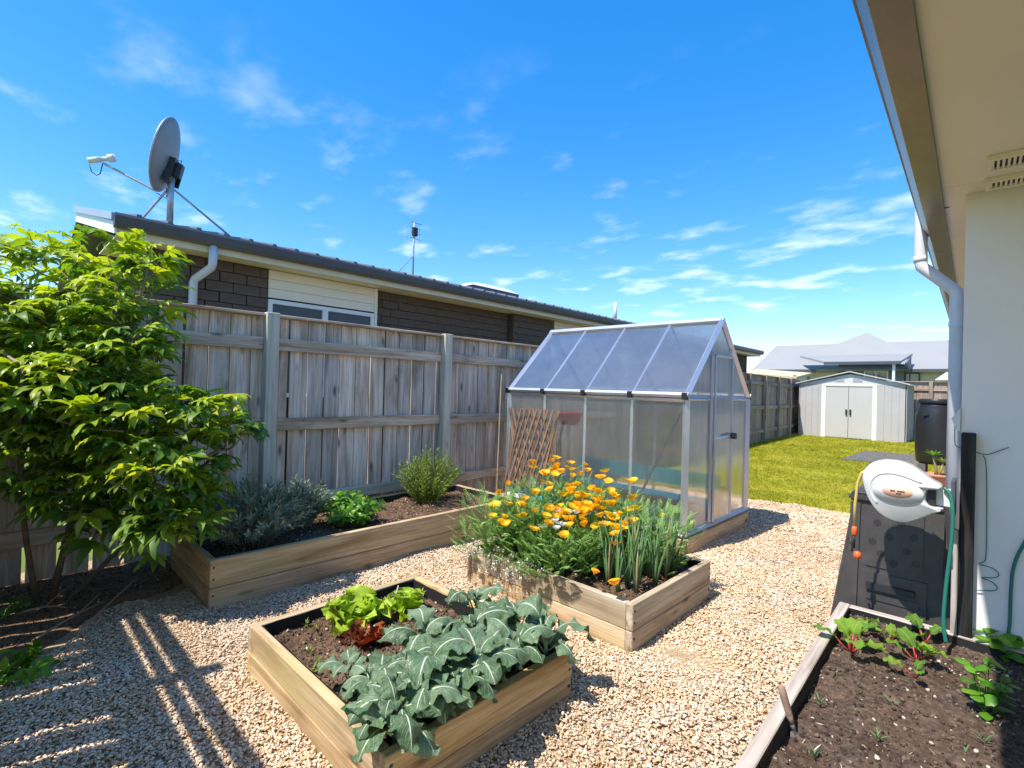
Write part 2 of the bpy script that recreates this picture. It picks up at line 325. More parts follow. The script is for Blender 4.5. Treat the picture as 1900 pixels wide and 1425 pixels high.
TEAL = plain('teal_plastic', (.03, .36, .40), .5)
RED = plain('red_plastic', (.55, .04, .04), .4)
ORANGE = plain('orange_plastic', (.75, .13, .03), .4)
PINK = plain('pale_orange_badge', (.72, .42, .30), .45, 0, .5, .05)
HOSE_Y = plain('yellow_hose', (.62, .45, .14), .45)
HOSE_G = plain('green_hose', (.02, .17, .13), .45)
LINER = plain('black_weed_mat', (.022, .02, .02), .8, 0, .2, .2, 10, .4)
TERRA = plain('terracotta', (.48, .22, .13), .85)
BARK = plain('bark', (.16, .115, .08), .9, 0, .2, .35, 14, .6)
BARKL = plain('pale_twig', (.30, .22, .15), .85, 0, .2, .25, 14, .3)
BRICK_B = plain('beige_brick', (.62, .55, .45), .85, 0, .2, .06, 3)
BLUEGREY = plain('blue_grey_cladding', (.16, .18, .22), .7)
HILL = plain('dry_hill', (.42, .38, .18), .95, 0, .1, .25, .05)
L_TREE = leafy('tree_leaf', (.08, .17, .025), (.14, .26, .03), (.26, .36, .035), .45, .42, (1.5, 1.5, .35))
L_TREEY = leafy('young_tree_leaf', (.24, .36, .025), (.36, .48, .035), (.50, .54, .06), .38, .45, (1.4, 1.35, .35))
L_KALE = leafy('broccoli_leaf', (.05, .11, .036), (.085, .16, .066), (.17, .25, .13), .36, .16, (1.0, 1.3, .7), (.56, .63, .46), 7.5)
S_KALE = plain('broccoli_stalk', (.28, .38, .20), .5)
L_LETT = leafy('green_lettuce_leaf', (.30, .46, .03), (.38, .54, .04), (.45, .60, .06), .45, .35, (1.2, 1.2, .6))
L_RED = leafy('red_lettuce_leaf', (.10, .015, .012), (.20, .03, .015), (.28, .09, .03), .35, .25, (1.3, .7, .5))
L_CHARD = leafy('chard_leaf', (.09, .24, .02), (.16, .34, .025), (.26, .42, .03), .35, .35, (1.3, 1.3, .4), (.36, .46, .12), 8)
S_RED = plain('red_stalk', (.42, .05, .045), .4)
L_LAV = leafy('grey_green_leaf', (.16, .21, .12), (.22, .28, .17), (.31, .35, .24), .6, .2, (1, 1.1, .8))
L_BASIL = leafy('bright_green_leaf', (.06, .19, .015), (.11, .28, .02), (.19, .37, .03), .38, .35, (1.3, 1.3, .4))
L_FEATH = leafy('yellow_green_leaf', (.11, .19, .02), (.18, .26, .03), (.26, .32, .05), .55, .3, (1.2, 1.2, .5))
L_POPPY = leafy('poppy_leaf', (.13, .26, .06), (.20, .36, .08), (.30, .45, .13), .55, .3, (1.2, 1.2, .5))
L_ONION = leafy('onion_leaf', (.09, .19, .07), (.13, .25, .09), (.20, .32, .10), .4, .15)
L_DRY = leafy('dry_stalk', (.36, .25, .12), (.46, .34, .18), (.55, .42, .26), .8, .2, (1, 1, 1))
P_ORANGE = leafy('orange_petal', (.88, .38, .008), (.92, .50, .012), (.94, .60, .02), .45, .35, (1.2, 1.1, .8))
P_YELLOW = leafy('yellow_petal', (.88, .48, .01), (.90, .58, .015), (.92, .64, .03), .45, .35, (1.2, 1.2, .8))
P_WHITE = leafy('white_petal', (.80, .79, .72), (.85, .84, .80), (.86, .85, .82), .5, .3, (1, 1, 1))

# ------------------------------------------------------------------ point instancing for what nobody could count
def templ_collection(name, meshes):
    c = bpy.data.collections.new(name)
    for me in meshes: c.objects.link(bpy.data.objects.new(me.name, me))
    return c
def scatter(name, pts, rots, scl, coll, parent=None):
    n = len(pts); me = bpy.data.meshes.new(name); me.vertices.add(n); me.vertices.foreach_set('co', np.asarray(pts, dtype=np.float32).ravel())
    a = me.attributes.new('rot', 'FLOAT_VECTOR', 'POINT'); a.data.foreach_set('vector', np.asarray(rots, dtype=np.float32).ravel())
    a = me.attributes.new('scl', 'FLOAT_VECTOR', 'POINT'); a.data.foreach_set('vector', np.asarray(scl, dtype=np.float32).ravel())
    a = me.attributes.new('idx', 'INT', 'POINT'); a.data.foreach_set('value', np.random.randint(0, len(coll.objects), n).astype(np.int32))
    o = bpy.data.objects.new(name, me); link(o, parent); o['kind'] = 'stuff'
    g = bpy.data.node_groups.new(name+'_nodes', 'GeometryNodeTree')
    g.interface.new_socket('Geometry', in_out='INPUT', socket_type='NodeSocketGeometry'); g.interface.new_socket('Geometry', in_out='OUTPUT', socket_type='NodeSocketGeometry')
    n_ = g.nodes.new; gi = n_('NodeGroupInput'); go = n_('NodeGroupOutput'); ip = n_('GeometryNodeInstanceOnPoints'); ci = n_('GeometryNodeCollectionInfo')
    ci.inputs['Collection'].default_value = coll; ci.inputs['Separate Children'].default_value = True; ci.inputs['Reset Children'].default_value = True
    def attr(nm, ty):
        x = n_('GeometryNodeInputNamedAttribute'); x.data_type = ty; x.inputs['Name'].default_value = nm; return x.outputs[0]
    lk = g.links.new; lk(gi.outputs[0], ip.inputs['Points']); lk(ci.outputs[0], ip.inputs['Instance']); ip.inputs['Pick Instance'].default_value = True
    lk(attr('idx', 'INT'), ip.inputs['Instance Index']); lk(attr('rot', 'FLOAT_VECTOR'), ip.inputs['Rotation']); lk(attr('scl', 'FLOAT_VECTOR'), ip.inputs['Scale']); lk(ip.outputs[0], go.inputs[0])
    o.modifiers.new('scatter', 'NODES').node_group = g; return o
rng = np.random.default_rng(5); np.random.seed(3)
def pebble_mesh(name, m, sub, sx, sy, sz, seed, amp=.3, bend=0.0):
    bm = bmesh.new(); bmesh.ops.create_icosphere(bm, subdivisions=sub, radius=1)
    for v in bm.verts:
        k = 1+amp*mnoise.noise(v.co*1.3+Vector((seed*3.1, 0, 0))); c = v.co*k; v.co = Vector((c.x*sx, c.y*sy+bend*c.x*c.x, c.z*sz))
    me = bpy.data.meshes.new(name); bm.to_mesh(me); bm.free(); me.materials.append(m); me.polygons.foreach_set('use_smooth', [True]*len(me.polygons)); return me
C_PEB = templ_collection('gravel_stones', [pebble_mesh('gravel_stone', PEB, 2 if i < 3 else 1, *s, i, .45, b) for i, (s, b) in enumerate(
    [((1, .55, .38), .25), ((1.1, .42, .34), -.3), ((.8, .62, .42), 0), ((1.2, .5, .3), .35), ((.7, .55, .45), 0), ((1, .7, .35), .1)])])
C_CRUMB = templ_collection('soil_crumbs', [pebble_mesh('soil_crumb', CRUMB, 1, *s, i+20, .6) for i, s in enumerate([(1, .8, .6), (.8, .7, .7), (1.6, .25, .22)])])
C_CRUMBD = templ_collection('dark_soil_crumbs', [pebble_mesh('dark_soil_crumb', CRUMB_D, 1, *s, i+30, .6) for i, s in enumerate([(1, .8, .6), (.8, .7, .7), (1.9, .22, .2)])])
def tuft_mesh(name, m, n, h, spread, wd):
    b = MB()
    for i in range(n):
        a = random.uniform(0, 6.28); r = random.uniform(0, spread); x, y = r*math.cos(a), r*math.sin(a); le = random.uniform(.5, 1)*h; d = random.uniform(0, 6.28); k = random.uniform(.1, .7)*le
        dx, dy = math.cos(d), math.sin(d); px, py = -dy*wd, dx*wd
        b.add([(x-px, y-py, 0), (x+px, y+py, 0), (x+dx*k*.4+px*.7, y+dy*k*.4+py*.7, le*.6), (x+dx*k*.4-px*.7, y+dy*k*.4-py*.7, le*.6), (x+dx*k, y+dy*k, le)], [(0, 1, 2, 3), (3, 2, 4)])
    return b.mesh(name, m, fix=False)
C_GRASS = templ_collection('grass_tufts', [tuft_mesh('grass_tuft', GRASS, 14, .05, .035, .0022) for i in range(4)])

# ------------------------------------------------------------------ ground
tag(MB().add([(-900, -900, -.05), (900, -900, -.05), (900, 900, -.05), (-900, 900, -.05)], [(0, 1, 2, 3)]).build('ground', FIELD), kind='structure')
tag(MB().add([(-4.9, -.9, 0), (3.4, -.9, 0), (3.4, 7.35, 0), (-.9, 7.25, 0), (-2.4, 6.95, 0), (-4.9, 6.8, 0)], [(0, 1, 2, 3, 4, 5)]).build('gravel_path', GRAVEL), kind='structure')
def bumpy(name, x0, x1, y0, y1, z, m, amp, fr, nx=60, ny=60, parent=None, edge=None, z_of=None, kind=None, seed=0):
    vs_, fs = [], []
    for j in range(ny+1):
        for i in range(nx+1):
            x = x0+(x1-x0)*i/nx; y = y0+(y1-y0)*j/ny; p = Vector((x*fr+seed, y*fr, seed*.7))
            h = amp*(mnoise.noise(p)+.5*mnoise.noise(p*2.3)+.35*mnoise.noise(p*5.1)+.2*mnoise.noise(p*11))
            vs_.append((x, y, z+h+(z_of(x, y) if z_of else 0)))
    for j in range(ny):
        for i in range(nx): a = j*(nx+1)+i; fs.append((a, a+1, a+nx+2, a+nx+1))
    o = MB().add(vs_, fs).build(name, m, parent, True)
    if kind: o['kind'] = kind
    return o, vs_
lawn, lawn_v = bumpy('lawn', -5.3, 3.4, 6.75, 22.6, .012, GRASS, .01, 1.2, 40, 70, kind='structure', z_of=lambda x, y: -.06*max(0, min(1, (7.0+.17*(x+2.3)-y)/.1)))
neigh, _ = bumpy('neighbour_lawn', -12, -4.62, -4, 30, -.01, FIELD, .01, 1.2, 20, 40, kind='structure')
def rect_in(x, y, r): return r[0] < x < r[1] and r[2] < y < r[3]
BED1 = (-2.57, -1.36, .89, 1.86); BED2 = (-2.69, -1.36, 2.39, 3.40); LONG = (-4.30, -3.37, .94, 3.62); RBED = (-.62, 1.2, .6, 3.43); GH = (-4.02, -1.89, 4.15, 5.64)
def dirt_edge(y): return -3.35 - .62*max(0, (y-.05))/.95 + .06*math.sin(y*9)
def in_dirt(x, y): return y < 1.15 and x < min(-3.25, dirt_edge(y)) + .05*math.sin(x*17+y*11)
def gravel_points():
    P = []
    for (x0, x1, y0, y1, dn) in ((-4.45, -.5, -.35, 7.25, 12500),):
        n = int((x1-x0)*(y1-y0)*dn); xs = rng.uniform(x0, x1, n); ys = rng.uniform(y0, y1, n); kp = rng.uniform(0, 1, n)
        Z = -.693*xs+.721*ys; lat = .721*xs+.693*ys
        for x, y, k, z, la in zip(xs, ys, kp, Z, lat):
            if z < 1.0 or abs(la) > 1.12*z+.25: continue
            if k > (1 if z < 3.2 else max(.38, 1-(z-3.2)*.3)): continue
            if any(rect_in(x, y, r) for r in (BED1, BED2, LONG, RBED, GH)) or in_dirt(x, y): continue
            if y > 7.0+.17*(x+2.3)-.03: continue
            P.append((x, y, z))
    return np.array(P)
P = gravel_points(); n = len(P)
s = rng.uniform(.0048, .0106, n)*np.where(P[:, 2] > 3.2, np.minimum(1.5, 1+(P[:, 2]-3.2)*.2), 1)
hz = np.array([.010+.020*(mnoise.noise(Vector((x*2.2, y*2.2, 0)))+.5*mnoise.noise(Vector((x*6, y*6, 3)))) for x, y, _ in P])
scatter('gravel', np.c_[P[:, :2], hz+rng.uniform(-.004, .009, n)], np.c_[rng.normal(0, .28, n), rng.normal(0, .28, n), rng.uniform(0, 6.28, n)], np.c_[s, s, s], C_PEB)
C_LITTER = templ_collection('dry_litter', [tuft_mesh('dry_litter', plain('dry_leaf', (.20, .12, .06), .9, 0, .2, .4, 30), 1, .03, .001, .005), pebble_mesh('dry_twig', plain('dry_twig', (.17, .11, .07), .9), 1, 2.6, .10, .10, 61, .3, .2)])
n = 260; lx = rng.uniform(-4.2, -.8, n); ly = rng.uniform(.2, 6.9, n); ok = np.array([not any(rect_in(a, c, q) for q in (BED1, BED2, LONG, RBED, GH)) for a, c in zip(lx, ly)]); lx, ly = lx[ok], ly[ok]; n = len(lx)
scatter('dry_litter', np.c_[lx, ly, np.full(n, .026)], np.c_[rng.normal(0, .3, n), rng.normal(1.3, .3, n), rng.uniform(0, 6.28, n)]*np.array([1, 0, 1]), np.c_[[rng.uniform(.010, .018, n)]*3].T, C_LITTER)
# lawn grass
n = 26000; xs = rng.uniform(-5.2, .2, n); ys = 6.9+15*rng.uniform(0, 1, n)**1.6; ok = ys > 7.0+.17*(xs+2.3)+.0
xs, ys = xs[ok], ys[ok]; n = len(xs); s = rng.uniform(.6, 1.2, n)*(1+.05*(ys-7))
scatter('lawn_grass', np.c_[xs, ys, np.full(n, .008)], np.c_[rng.normal(0, .15, n), rng.normal(0, .15, n), rng.uniform(0, 6.28, n)], np.c_[s, s, s*rng.uniform(.5, .95, n)], C_GRASS)
# bare dirt under the tree
def dirt_z(x, y):
    e = max(0, min(1, (min(-3.25, dirt_edge(y))-x)/.12)); return (-.05 + .075*e)
dirt, dv = bumpy('bare_dirt', -4.62, -3.1, -.9, 1.2, 0, DIRT, .018, 2.4, 70, 80, kind='structure', z_of=dirt_z)
def crumbs(name, verts, n, coll, smin, smax, parent=None, cond=None):
    v = np.array([p for p in verts if cond is None or cond(p)]); i = rng.integers(0, len(v), n); d = np.c_[rng.uniform(-.012, .012, (n, 2)), rng.uniform(-.002, .004, n)]
    s = rng.uniform(smin, smax, n)*rng.uniform(.5, 1, n)
    return scatter(name, v[i]+d, rng.uniform(0, 6.28, (n, 3)), np.c_[s, s, s], coll, parent)
crumbs('dirt_litter', dv, 3500, C_CRUMB, .004, .012, None, lambda p: p[2] > .0)
# flat pad in the lawn, dark grey all over
q = [atz(1562, 853, .02), atz(1605, 838, .02), atz(1715, 846, .02), atz(1712, 868, .02)]
tag(MB().prism([(p.x, p.y) for p in q], 'z', .0, .045).build('dark_pad', DARK_GREY), kind='structure')
# hills far off
b = MB(); prev = None
for i in range(61):
    a = R_(-75+150*i/60); r0, r1 = 420, 620; x, y = math.sin(a), math.cos(a); h = 10+7*mnoise.noise(Vector((i*.23, 0, 0)))+3*mnoise.noise(Vector((i*.9, 4, 0)))
    b.add([(x*r0, y*r0, -1), (x*(r0+70), y*(r0+70), h*.6), (x*r1, y*r1, h)], []); 
    if i: k = (i-1)*3; b.f += [(k, k+1, k+4, k+3), (k+1, k+2, k+5, k+4)]; b.m += [0, 0]
tag(b.build('hills', HILL, None, True), kind='structure')

# ------------------------------------------------------------------ fences
def paling_fence(name, label, p0, p1, posts, top, wd, gap, rails, mats, side, far=False, gap_of=None, cap=True, wobble=.004):
    """runs from p0 to p1; side = unit vector towards the rail side; posts = distances along it"""
    p0 = Vector((*p0, 0)); p1 = Vector((*p1, 0)); d = (p1-p0); Ln = d.length; d.normalize(); sd = Vector((*side, 0))
    wf, wr, wp = mats; t = thing(name, label, 'fence', p0)
    s = .0; k_ = 0
    while s < Ln:
        g = gap_of(s) if gap_of else gap*random.uniform(.4, 1.6); w_ = wd*random.uniform(.97, 1.03)
        k_ += 1; c = p0+d*(s+w_/2)+sd*random.uniform(-.004, .005); tp = top-.025+random.uniform(-wobble, wobble)
        board('paling', c+Vector((0, 0, .03)), c+Vector((0, 0, tp)), wd, .018, wf, t, d, .003, .002); s += w_+g
    marks = [0.0]+[x for x in posts if 0 < x < Ln]+[Ln]
    for x in posts:
        if -.2 < x < Ln+.2:
            c = p0+d*x+sd*.066; board('post', c+Vector((0, 0, -.05)), c+Vector((0, 0, top+.008)), .105, .095, wp, t, d, 0, .004)
    for a, b_ in zip(marks[:-1], marks[1:]):
        a2 = a+(.055 if a > 0 else 0); b2 = b_-(.055 if b_ < Ln else 0)
        if b2-a2 < .1: continue
        for z0, z1 in rails:
            o = sd*.034; board('rail', p0+d*a2+o+Vector((0, 0, (z0+z1)/2)), p0+d*b2+o+Vector((0, 0, (z0+z1)/2)), z1-z0, .045, wr, t, (0, 0, 1), .001)
        if cap: o = sd*.025; board('cap', p0+d*a2+o+Vector((0, 0, top-.011)), p0+d*b2+o+Vector((0, 0, top-.011)), .11, .022, wr, t, sd, 0, .003)
    return t
RAILS = [(.275, .38), (.96, 1.07), (1.665, 1.77)]
XF = -4.565
paling_fence('timber_fence', 'weathered grey paling fence running behind the long raised bed and the greenhouse', (XF, -1.2), (XF, 7.9), [.96, 2.87, 4.79, 6.7, 8.6], 1.975, .15, .008, RAILS, (W_FENCE, W_RAIL, W_POST), (1, 0),
    gap_of=lambda s: .022 if s < 2.1 else random.choice((.007, .010, .014, .018)))
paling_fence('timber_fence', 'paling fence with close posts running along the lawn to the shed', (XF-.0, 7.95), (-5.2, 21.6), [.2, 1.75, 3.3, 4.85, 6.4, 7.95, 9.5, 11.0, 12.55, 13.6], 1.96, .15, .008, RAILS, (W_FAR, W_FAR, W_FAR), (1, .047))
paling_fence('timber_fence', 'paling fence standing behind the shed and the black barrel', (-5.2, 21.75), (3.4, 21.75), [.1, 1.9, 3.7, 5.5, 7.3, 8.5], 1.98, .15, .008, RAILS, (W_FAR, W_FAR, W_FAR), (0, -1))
# slatted side gate behind the photographer: vertical palings with open gaps below, two open horizontal slots near the top
g = thing('side_gate', 'slatted timber side gate closing the path beside the long fence', 'gate', (-4.45, -.41, 0))
x = -4.42
while x < -1.4:
    board('paling', (x, -.41, .03), (x, -.41, 1.36), .155, .018, W_FENCE, g, (1, 0, 0)); x += .175
for z0, z1 in ((.25, .35), (1.34, 1.60), (1.675, 1.73), (1.80, 1.90)):
    board('rail', (-4.45, -.385, (z0+z1)/2), (-1.35, -.385, (z0+z1)/2), z1-z0, .03, W_RAIL, g)
for x in (-4.45, -2.95, -1.35): board('post', (x, -.33, 0), (x, -.33, 1.93), .09, .07, W_POST, g, (1, 0, 0))

# ------------------------------------------------------------------ neighbour's house
nb = thing('neighbour_house', 'low dark block house with charcoal gutter and pale window panel behind the fence', 'house', (-6.3, 1.0, 0))
def to(o): o.location = o.location - Vector((-6.3, 1.0, 0)); return o
XW, XE = -6.3, -5.9; YE = 19.0
ww = MB(); ww.box(XW-.2, XW-.03, 1.05, 2.28, 0, 2.74); ww.box(XW-.3, XW-.15, 3.77, 6.55, 0, 2.74); ww.box(XW-.62, XW-.03, 6.55, 7.72, 0, 2.74); ww.box(XW-.2, XW-.03, 8.95, YE-.4, 0, 2.74); ww.box(-12, XW-.21, 1.05, 1.2, 0, 2.74); ww.box(-12, XW-.85, 1.25, YE-.4, 0, 2.70)
to(ww.build('wall', MORTAR, nb))
def blocks(axis, fixed, a0, a1, z0, z1, face):
    bw, bh, j = .285, .117, .007; row = 0; z = z1-bh
    while z > z0:
        a = a0-(bw/2 if row % 2 else 0)
        while a < a1-.02:
            b0, b1 = max(a, a0), min(a+bw, a1)
            if b1-b0 > .03:
                l = round(b1-b0, 2)-j
                if axis == 'y': p, q_ = (fixed, (b0+b1)/2-l/2, z+bh/2), (fixed, (b0+b1)/2+l/2, z+bh/2); dz = (-face*.02, 0, 0)
                else: p, q_ = ((b0+b1)/2-l/2, fixed, z+bh/2), ((b0+b1)/2+l/2, fixed, z+bh/2); dz = (0, -face*.02, 0)
                board('block', Vector(p)+Vector(dz), Vector(q_)+Vector(dz), bh-j, .05, BLOCK, nb, (0, 0, 1), 0, .004)
            a += bw
        z -= bh; row += 1
blocks('y', XW, 1.05, 2.28, 1.75, 2.735, 1); blocks('y', XW-.12, 3.77, 6.53, 1.6, 2.735, 1); blocks('y', XW, 6.55, 7.72, 1.75, 2.735, 1); blocks('y', XW, 8.95, 11.2, 1.75, 2.735, 1)
# window bays
for (y0, y1, zt) in ((2.29, 3.76, 2.40), (7.73, 8.94, 2.52)):
    for k in range(3):
        z0 = zt+k*(2.735-zt)/3; board('weatherboard', (XW-.015, y0, z0+(2.735-zt)/6), (XW-.015, y1, z0+(2.735-zt)/6), (2.735-zt)/3-.003, .03, PALE, nb)
    board('trim', (XW+.004, y1-.02, 1.3), (XW+.004, y1-.02, 2.735), .04, .03, PALE, nb, (0, 1, 0))
    fr = MB(); m_ = (y0+y1)/2-.02
    for (a, b_) in ((y0, y0+.05), (m_-.035, m_+.035), (y1-.09, y1-.045)): fr.box(XW-.05, XW+.012, a, b_, 1.25, zt-.0705 if a > y0+.1 and b_ < y1-.1 else zt-.02)
    fr.box(XW-.05, XW+.012, y0+.05, y1-.09, zt-.07, zt-.02); fr.box(XW-.05, XW+.012, y0+.05, y1-.09, 1.2, 1.25)
    wdw = to(fr.build('window', WHITE, nb))
    for (a, b_) in ((y0+.05, m_-.035), (m_+.035, y1-.09)):
        o = MB().box(XW-.03, XW-.02, a, b_, 1.25, zt-.07).build('pane', GLASS, wdw)
# roof: low gable, ridge along Y
rz0, rzr, xr = 2.893, 3.68, -9.3
rf = MB(); rf.add([(XE-.02, .80, rz0), (XE-.02, YE, rz0), (xr, YE, rzr), (xr, .80, rzr), (-12.7, .80, rz0), (-12.7, YE, rz0), (XE-.02, .80, rz0-.04), (XE-.02, YE, rz0-.04), (xr, YE, rzr-.04), (xr, .80, rzr-.04), (-12.7, .80, rz0-.04), (-12.7, YE, rz0-.04)],
    [(0, 1, 2, 3), (3, 2, 5, 4), (6, 9, 8, 7), (9, 10, 11, 8), (0, 3, 9, 6), (3, 4, 10, 9), (1, 7, 8, 2), (2, 8, 11, 5), (0, 6, 7, 1), (4, 5, 11, 10)])
roof = to(rf.build('roof', ROOF_D, nb))
sl_ = (rzr-rz0)/(XE-.02-xr); rib = MB()
y = .95
while y < YE:
    a, b_ = Vector((XE-.0, y, rz0)), Vector((xr, y, rzr)); hh = .055; wv = .035
    rib.add([a+Vector((0, -wv, 0)), a+Vector((0, wv, 0)), a+Vector((0, wv*.5, hh)), a+Vector((0, -wv*.5, hh)), b_+Vector((0, -wv, 0)), b_+Vector((0, wv, 0)), b_+Vector((0, wv*.5, hh)), b_+Vector((0, -wv*.5, hh))],
        [(0, 3, 2, 1), (4, 5, 6, 7), (1, 2, 6, 5), (2, 3, 7, 6), (3, 0, 4, 7)]); y += .25
rib.build('roof_rib', ROOF_D, roof)
# barge board and white end panel at the near gable
bp = MB(); e = .775
bp.add([(XE-.09, e, 2.86), (xr, e, rzr+.01), (xr, e, rzr-.13), (XE-.09, e, 2.745), (XE-.09, e+.02, 2.86), (xr, e+.02, rzr+.01), (xr, e+.02, rzr-.13), (XE-.09, e+.02, 2.745)], [(0, 3, 2, 1), (4, 5, 6, 7), (0, 1, 5, 4), (2, 3, 7, 6), (0, 4, 7, 3), (1, 2, 6, 5)])
to(bp.build('barge_board', WHITE, nb))
bp = MB(); bp.add([(XE-.05, e-.03, 2.93), (xr, e-.03, rzr+.09), (xr, e-.03, rzr), (XE-.05, e-.03, 2.86), (XE-.05, e+.05, 2.93), (xr, e+.05, rzr+.09), (xr, e+.05, rzr), (XE-.05, e+.05, 2.86)], [(0, 3, 2, 1), (4, 5, 6, 7), (0, 1, 5, 4), (2, 3, 7, 6), (0, 4, 7, 3), (1, 2, 6, 5)])
to(bp.build('barge_flashing', plain('grey_flashing', (.40, .42, .45), .4, .3), nb))
gt = MB().prism([(XE, 2.925), (XE+.012, 2.90), (XE-.005, 2.83), (XE-.03, 2.80), (XE-.10, 2.80), (XE-.10, 2.865), (XE-.02, 2.865), (XE-.02, 2.925)], 'y', .765, YE+.02)
to(gt.build('gutter', GUT_D, nb))
to(MB().box(XE-.13, XE-.105, .80, YE, 2.735, 2.86).build('fascia', FASC, nb))
to(MB().box(XW-.85, XE-.131, .80, YE, 2.741, 2.752).build('soffit', FASC, nb))
dp = MB().tube([(XE-.07, 1.60, 2.80), (XE-.07, 1.60, 2.62), (XE-.09, 1.595, 2.58), (XW+.09, 1.50, 2.47), (XW+.07, 1.49, 2.43), (XW+.07, 1.49, .02)], .042, 12)
to(dp.build('downpipe', PIPE, nb, True))
for p in nb.children:
    pass
# things on the neighbour's roof
def roofz(x): return rz0+(XE-.02-x)*sl_
X0 = -6.5; zb = roofz(X0)+.03
bx = atx(315, 412, X0); dishy = bx.y
sd = thing('satellite_dish', 'grey satellite dish on a braced mast on the neighbour roof', 'dish', (X0, dishy, zb))
m_ = MB().tube([(0, 0, -.03), (0, 0, .66)], .032, 12); m_.box(-.07, .07, -.07, .07, -.03, .0); m_.build('mast', GALV, sd, True)
m_ = MB().tube([(0, .03, .40), (0, .62, .01)], .012, 8); m_.box(-.04, .04, .58, .68, -.02, .015); m_.build('brace', GALV, sd)
m_ = MB().tube([(0, -.02, .40), (-.16, -.22, .05)], .012, 8); m_.box(-.2, -.12, -.27, -.17, -.02, .05); m_.build('brace', GALV, sd)
# reflector: shallow offset bowl, facing out over the garden and to the left
def bowl():
    b = MB(); nr, ns = 8, 40; vs_ = []; fs = []
    for off in (0, .012):
        for i in range(nr+1):
            r = i/nr
            for k in range(ns):
                a = 6.2832*k/ns; vs_.append((.34*r*math.cos(a), .40*r*math.sin(a), .075*(r*r)-.075-off))
    for s_ in (0, 1):
        o_ = s_*(nr+1)*ns
        for i in range(nr):
            for k in range(ns):
                k2 = (k+1) % ns; q = (o_+i*ns+k, o_+i*ns+k2, o_+(i+1)*ns+k2, o_+(i+1)*ns+k); fs.append(q if s_ == 0 else q[::-1])
    for k in range(ns):
        k2 = (k+1) % ns; fs.append((nr*ns+k, nr*ns+k2, 2*nr*ns+ns+k2, 2*nr*ns+ns+k))
    b.add(vs_, fs); return b.build('reflector', DISH, sd, True, fix=False)
refl = bowl(); rim = MB(); pts = [(.342*math.cos(6.2832*k/40), .402*math.sin(6.2832*k/40), -.004) for k in range(41)]; rim.tube(pts, .009, 6, cap=False); rim.build('rim', GALV, refl, True)
nrm = Vector((-.45, -.85, .22)).normalized(); upv = Vector((0, 0, 1)); yv = (upv-nrm*upv.dot(nrm)).normalized(); xv = yv.cross(nrm)
Mr = Matrix((xv, yv, nrm)).transposed().to_4x4(); Mr.translation = Vector((-.03, -.06, .76)); refl.matrix_local = Mr
bk = MB(); bk.box(-.085, .085, -.28, -.02, -.14, -.07); bk.box(-.04, .04, -.20, -.05, -.20, -.13); bk.box(-.13, -.11, -.28, -.05, -.17, -.06); k_ = bk.build('bracket', BLACKM, sd); k_.matrix_local = Mr
arm = MB(); tipL = Mr @ Vector((0, -.30, .50)); base = Mr @ Vector((0, -.41, -.03)); arm.tube([base, base.lerp(tipL, .6), tipL], [.013, .012, .012], 8); arm.build('feed_arm', GALV, sd)
lnb = MB(); aim = (Mr @ Vector((0, 0, -.04)))-tipL; aim.normalize(); lnb.tube([tipL-aim*.13+Vector((0, 0, .04)), tipL-aim*.02+Vector((0, 0, .04)), tipL-aim*.019+Vector((0, 0, .04)), tipL+aim*.05+Vector((0, 0, .04)), tipL+aim*.051+Vector((0, 0, .04)), tipL+aim*.11+Vector((0, 0, .04))], [.03, .03, .022, .022, .04, .042], 14); lnb.build('feed_horn', WHITEP, sd, True)
cb = MB(); s_ = tipL-aim*.12; cb.tube([s_, s_+Vector((0, .02, -.07)), s_+Vector((0.01, .06, -.10)), s_+Vector((0, .09, -.07)), s_+Vector((0, .10, -.02)), tipL], .005, 6); cb.build('cable', BLACKM, sd, True)
cb = MB(); cb.tube([base+Vector((0, 0, -.02)), base+Vector((.02, .12, -.07)), Vector((.0, -.04, .40)), Vector((.0, -.036, .3))], .005, 6); cb.tube([Vector((.0, .035, .72)), Vector((0, .09, .74)), Vector((0, .08, .64)), Vector((0, .034, .60))], .005, 6); cb.build('cable', BLACKM, sd, True)
X1 = -7.2; ap = atx(766, 515, X1); zb = roofz(X1); at_ = atx(768, 412, X1)
an = thing('tv_antenna', 'small grid television antenna on a thin mast on the neighbour roof', 'antenna', (X1, ap.y, zb))
hh = at_.z-zb
MB().tube([(0, 0, -.02), (0, 0, hh)], .014, 8).build('mast', GALV, an, True); MB().tube([(0, 0, hh*.42), (0, -.34, .02)], .008, 6).build('brace', GALV, an)
gr = MB()
for k in range(7): z = hh-.32+k*.055; gr.tube([(-.03, -.13, z), (-.03, .13, z)], .003, 4)
for y_ in (-.13, .13): gr.tube([(-.03, y_, hh-.34), (-.03, y_, hh+.02)], .003, 4)
gr.build('reflector_grid', GALV, an)
dr = MB(); dr.box(-.01, .05, -.04, .04, hh-.24, hh-.10)
for k in range(4): z = hh-.3+k*.09; dr.tube([(.06, -.11, z), (.03, 0, z+.01), (.06, .11, z)], .0035, 4)
dr.build('dipole', BLACKM, an)
X2 = -7.0; a = atx(855, 535, X2); b_ = atx(925, 548, X2); z2 = roofz(X2)
sk = thing('skylight', 'white domed skylight on the neighbour roof', 'skylight', (X2, (a.y+b_.y)/2, z2)); hw = abs(b_.y-a.y)/2+.1
MB().box(-.45, .45, -hw, hw, -.15, .02).build('kerb', GUT_D, sk)
d_ = MB(); nn = 10
for j in range(nn+1):
    for i in range(nn+1):
        u, v = i/nn*2-1, j/nn*2-1; d_.add([(u*.47, v*(hw+.02), +.02+.11*max(0, (1-u**4)*(1-v**4))**.6)], [])
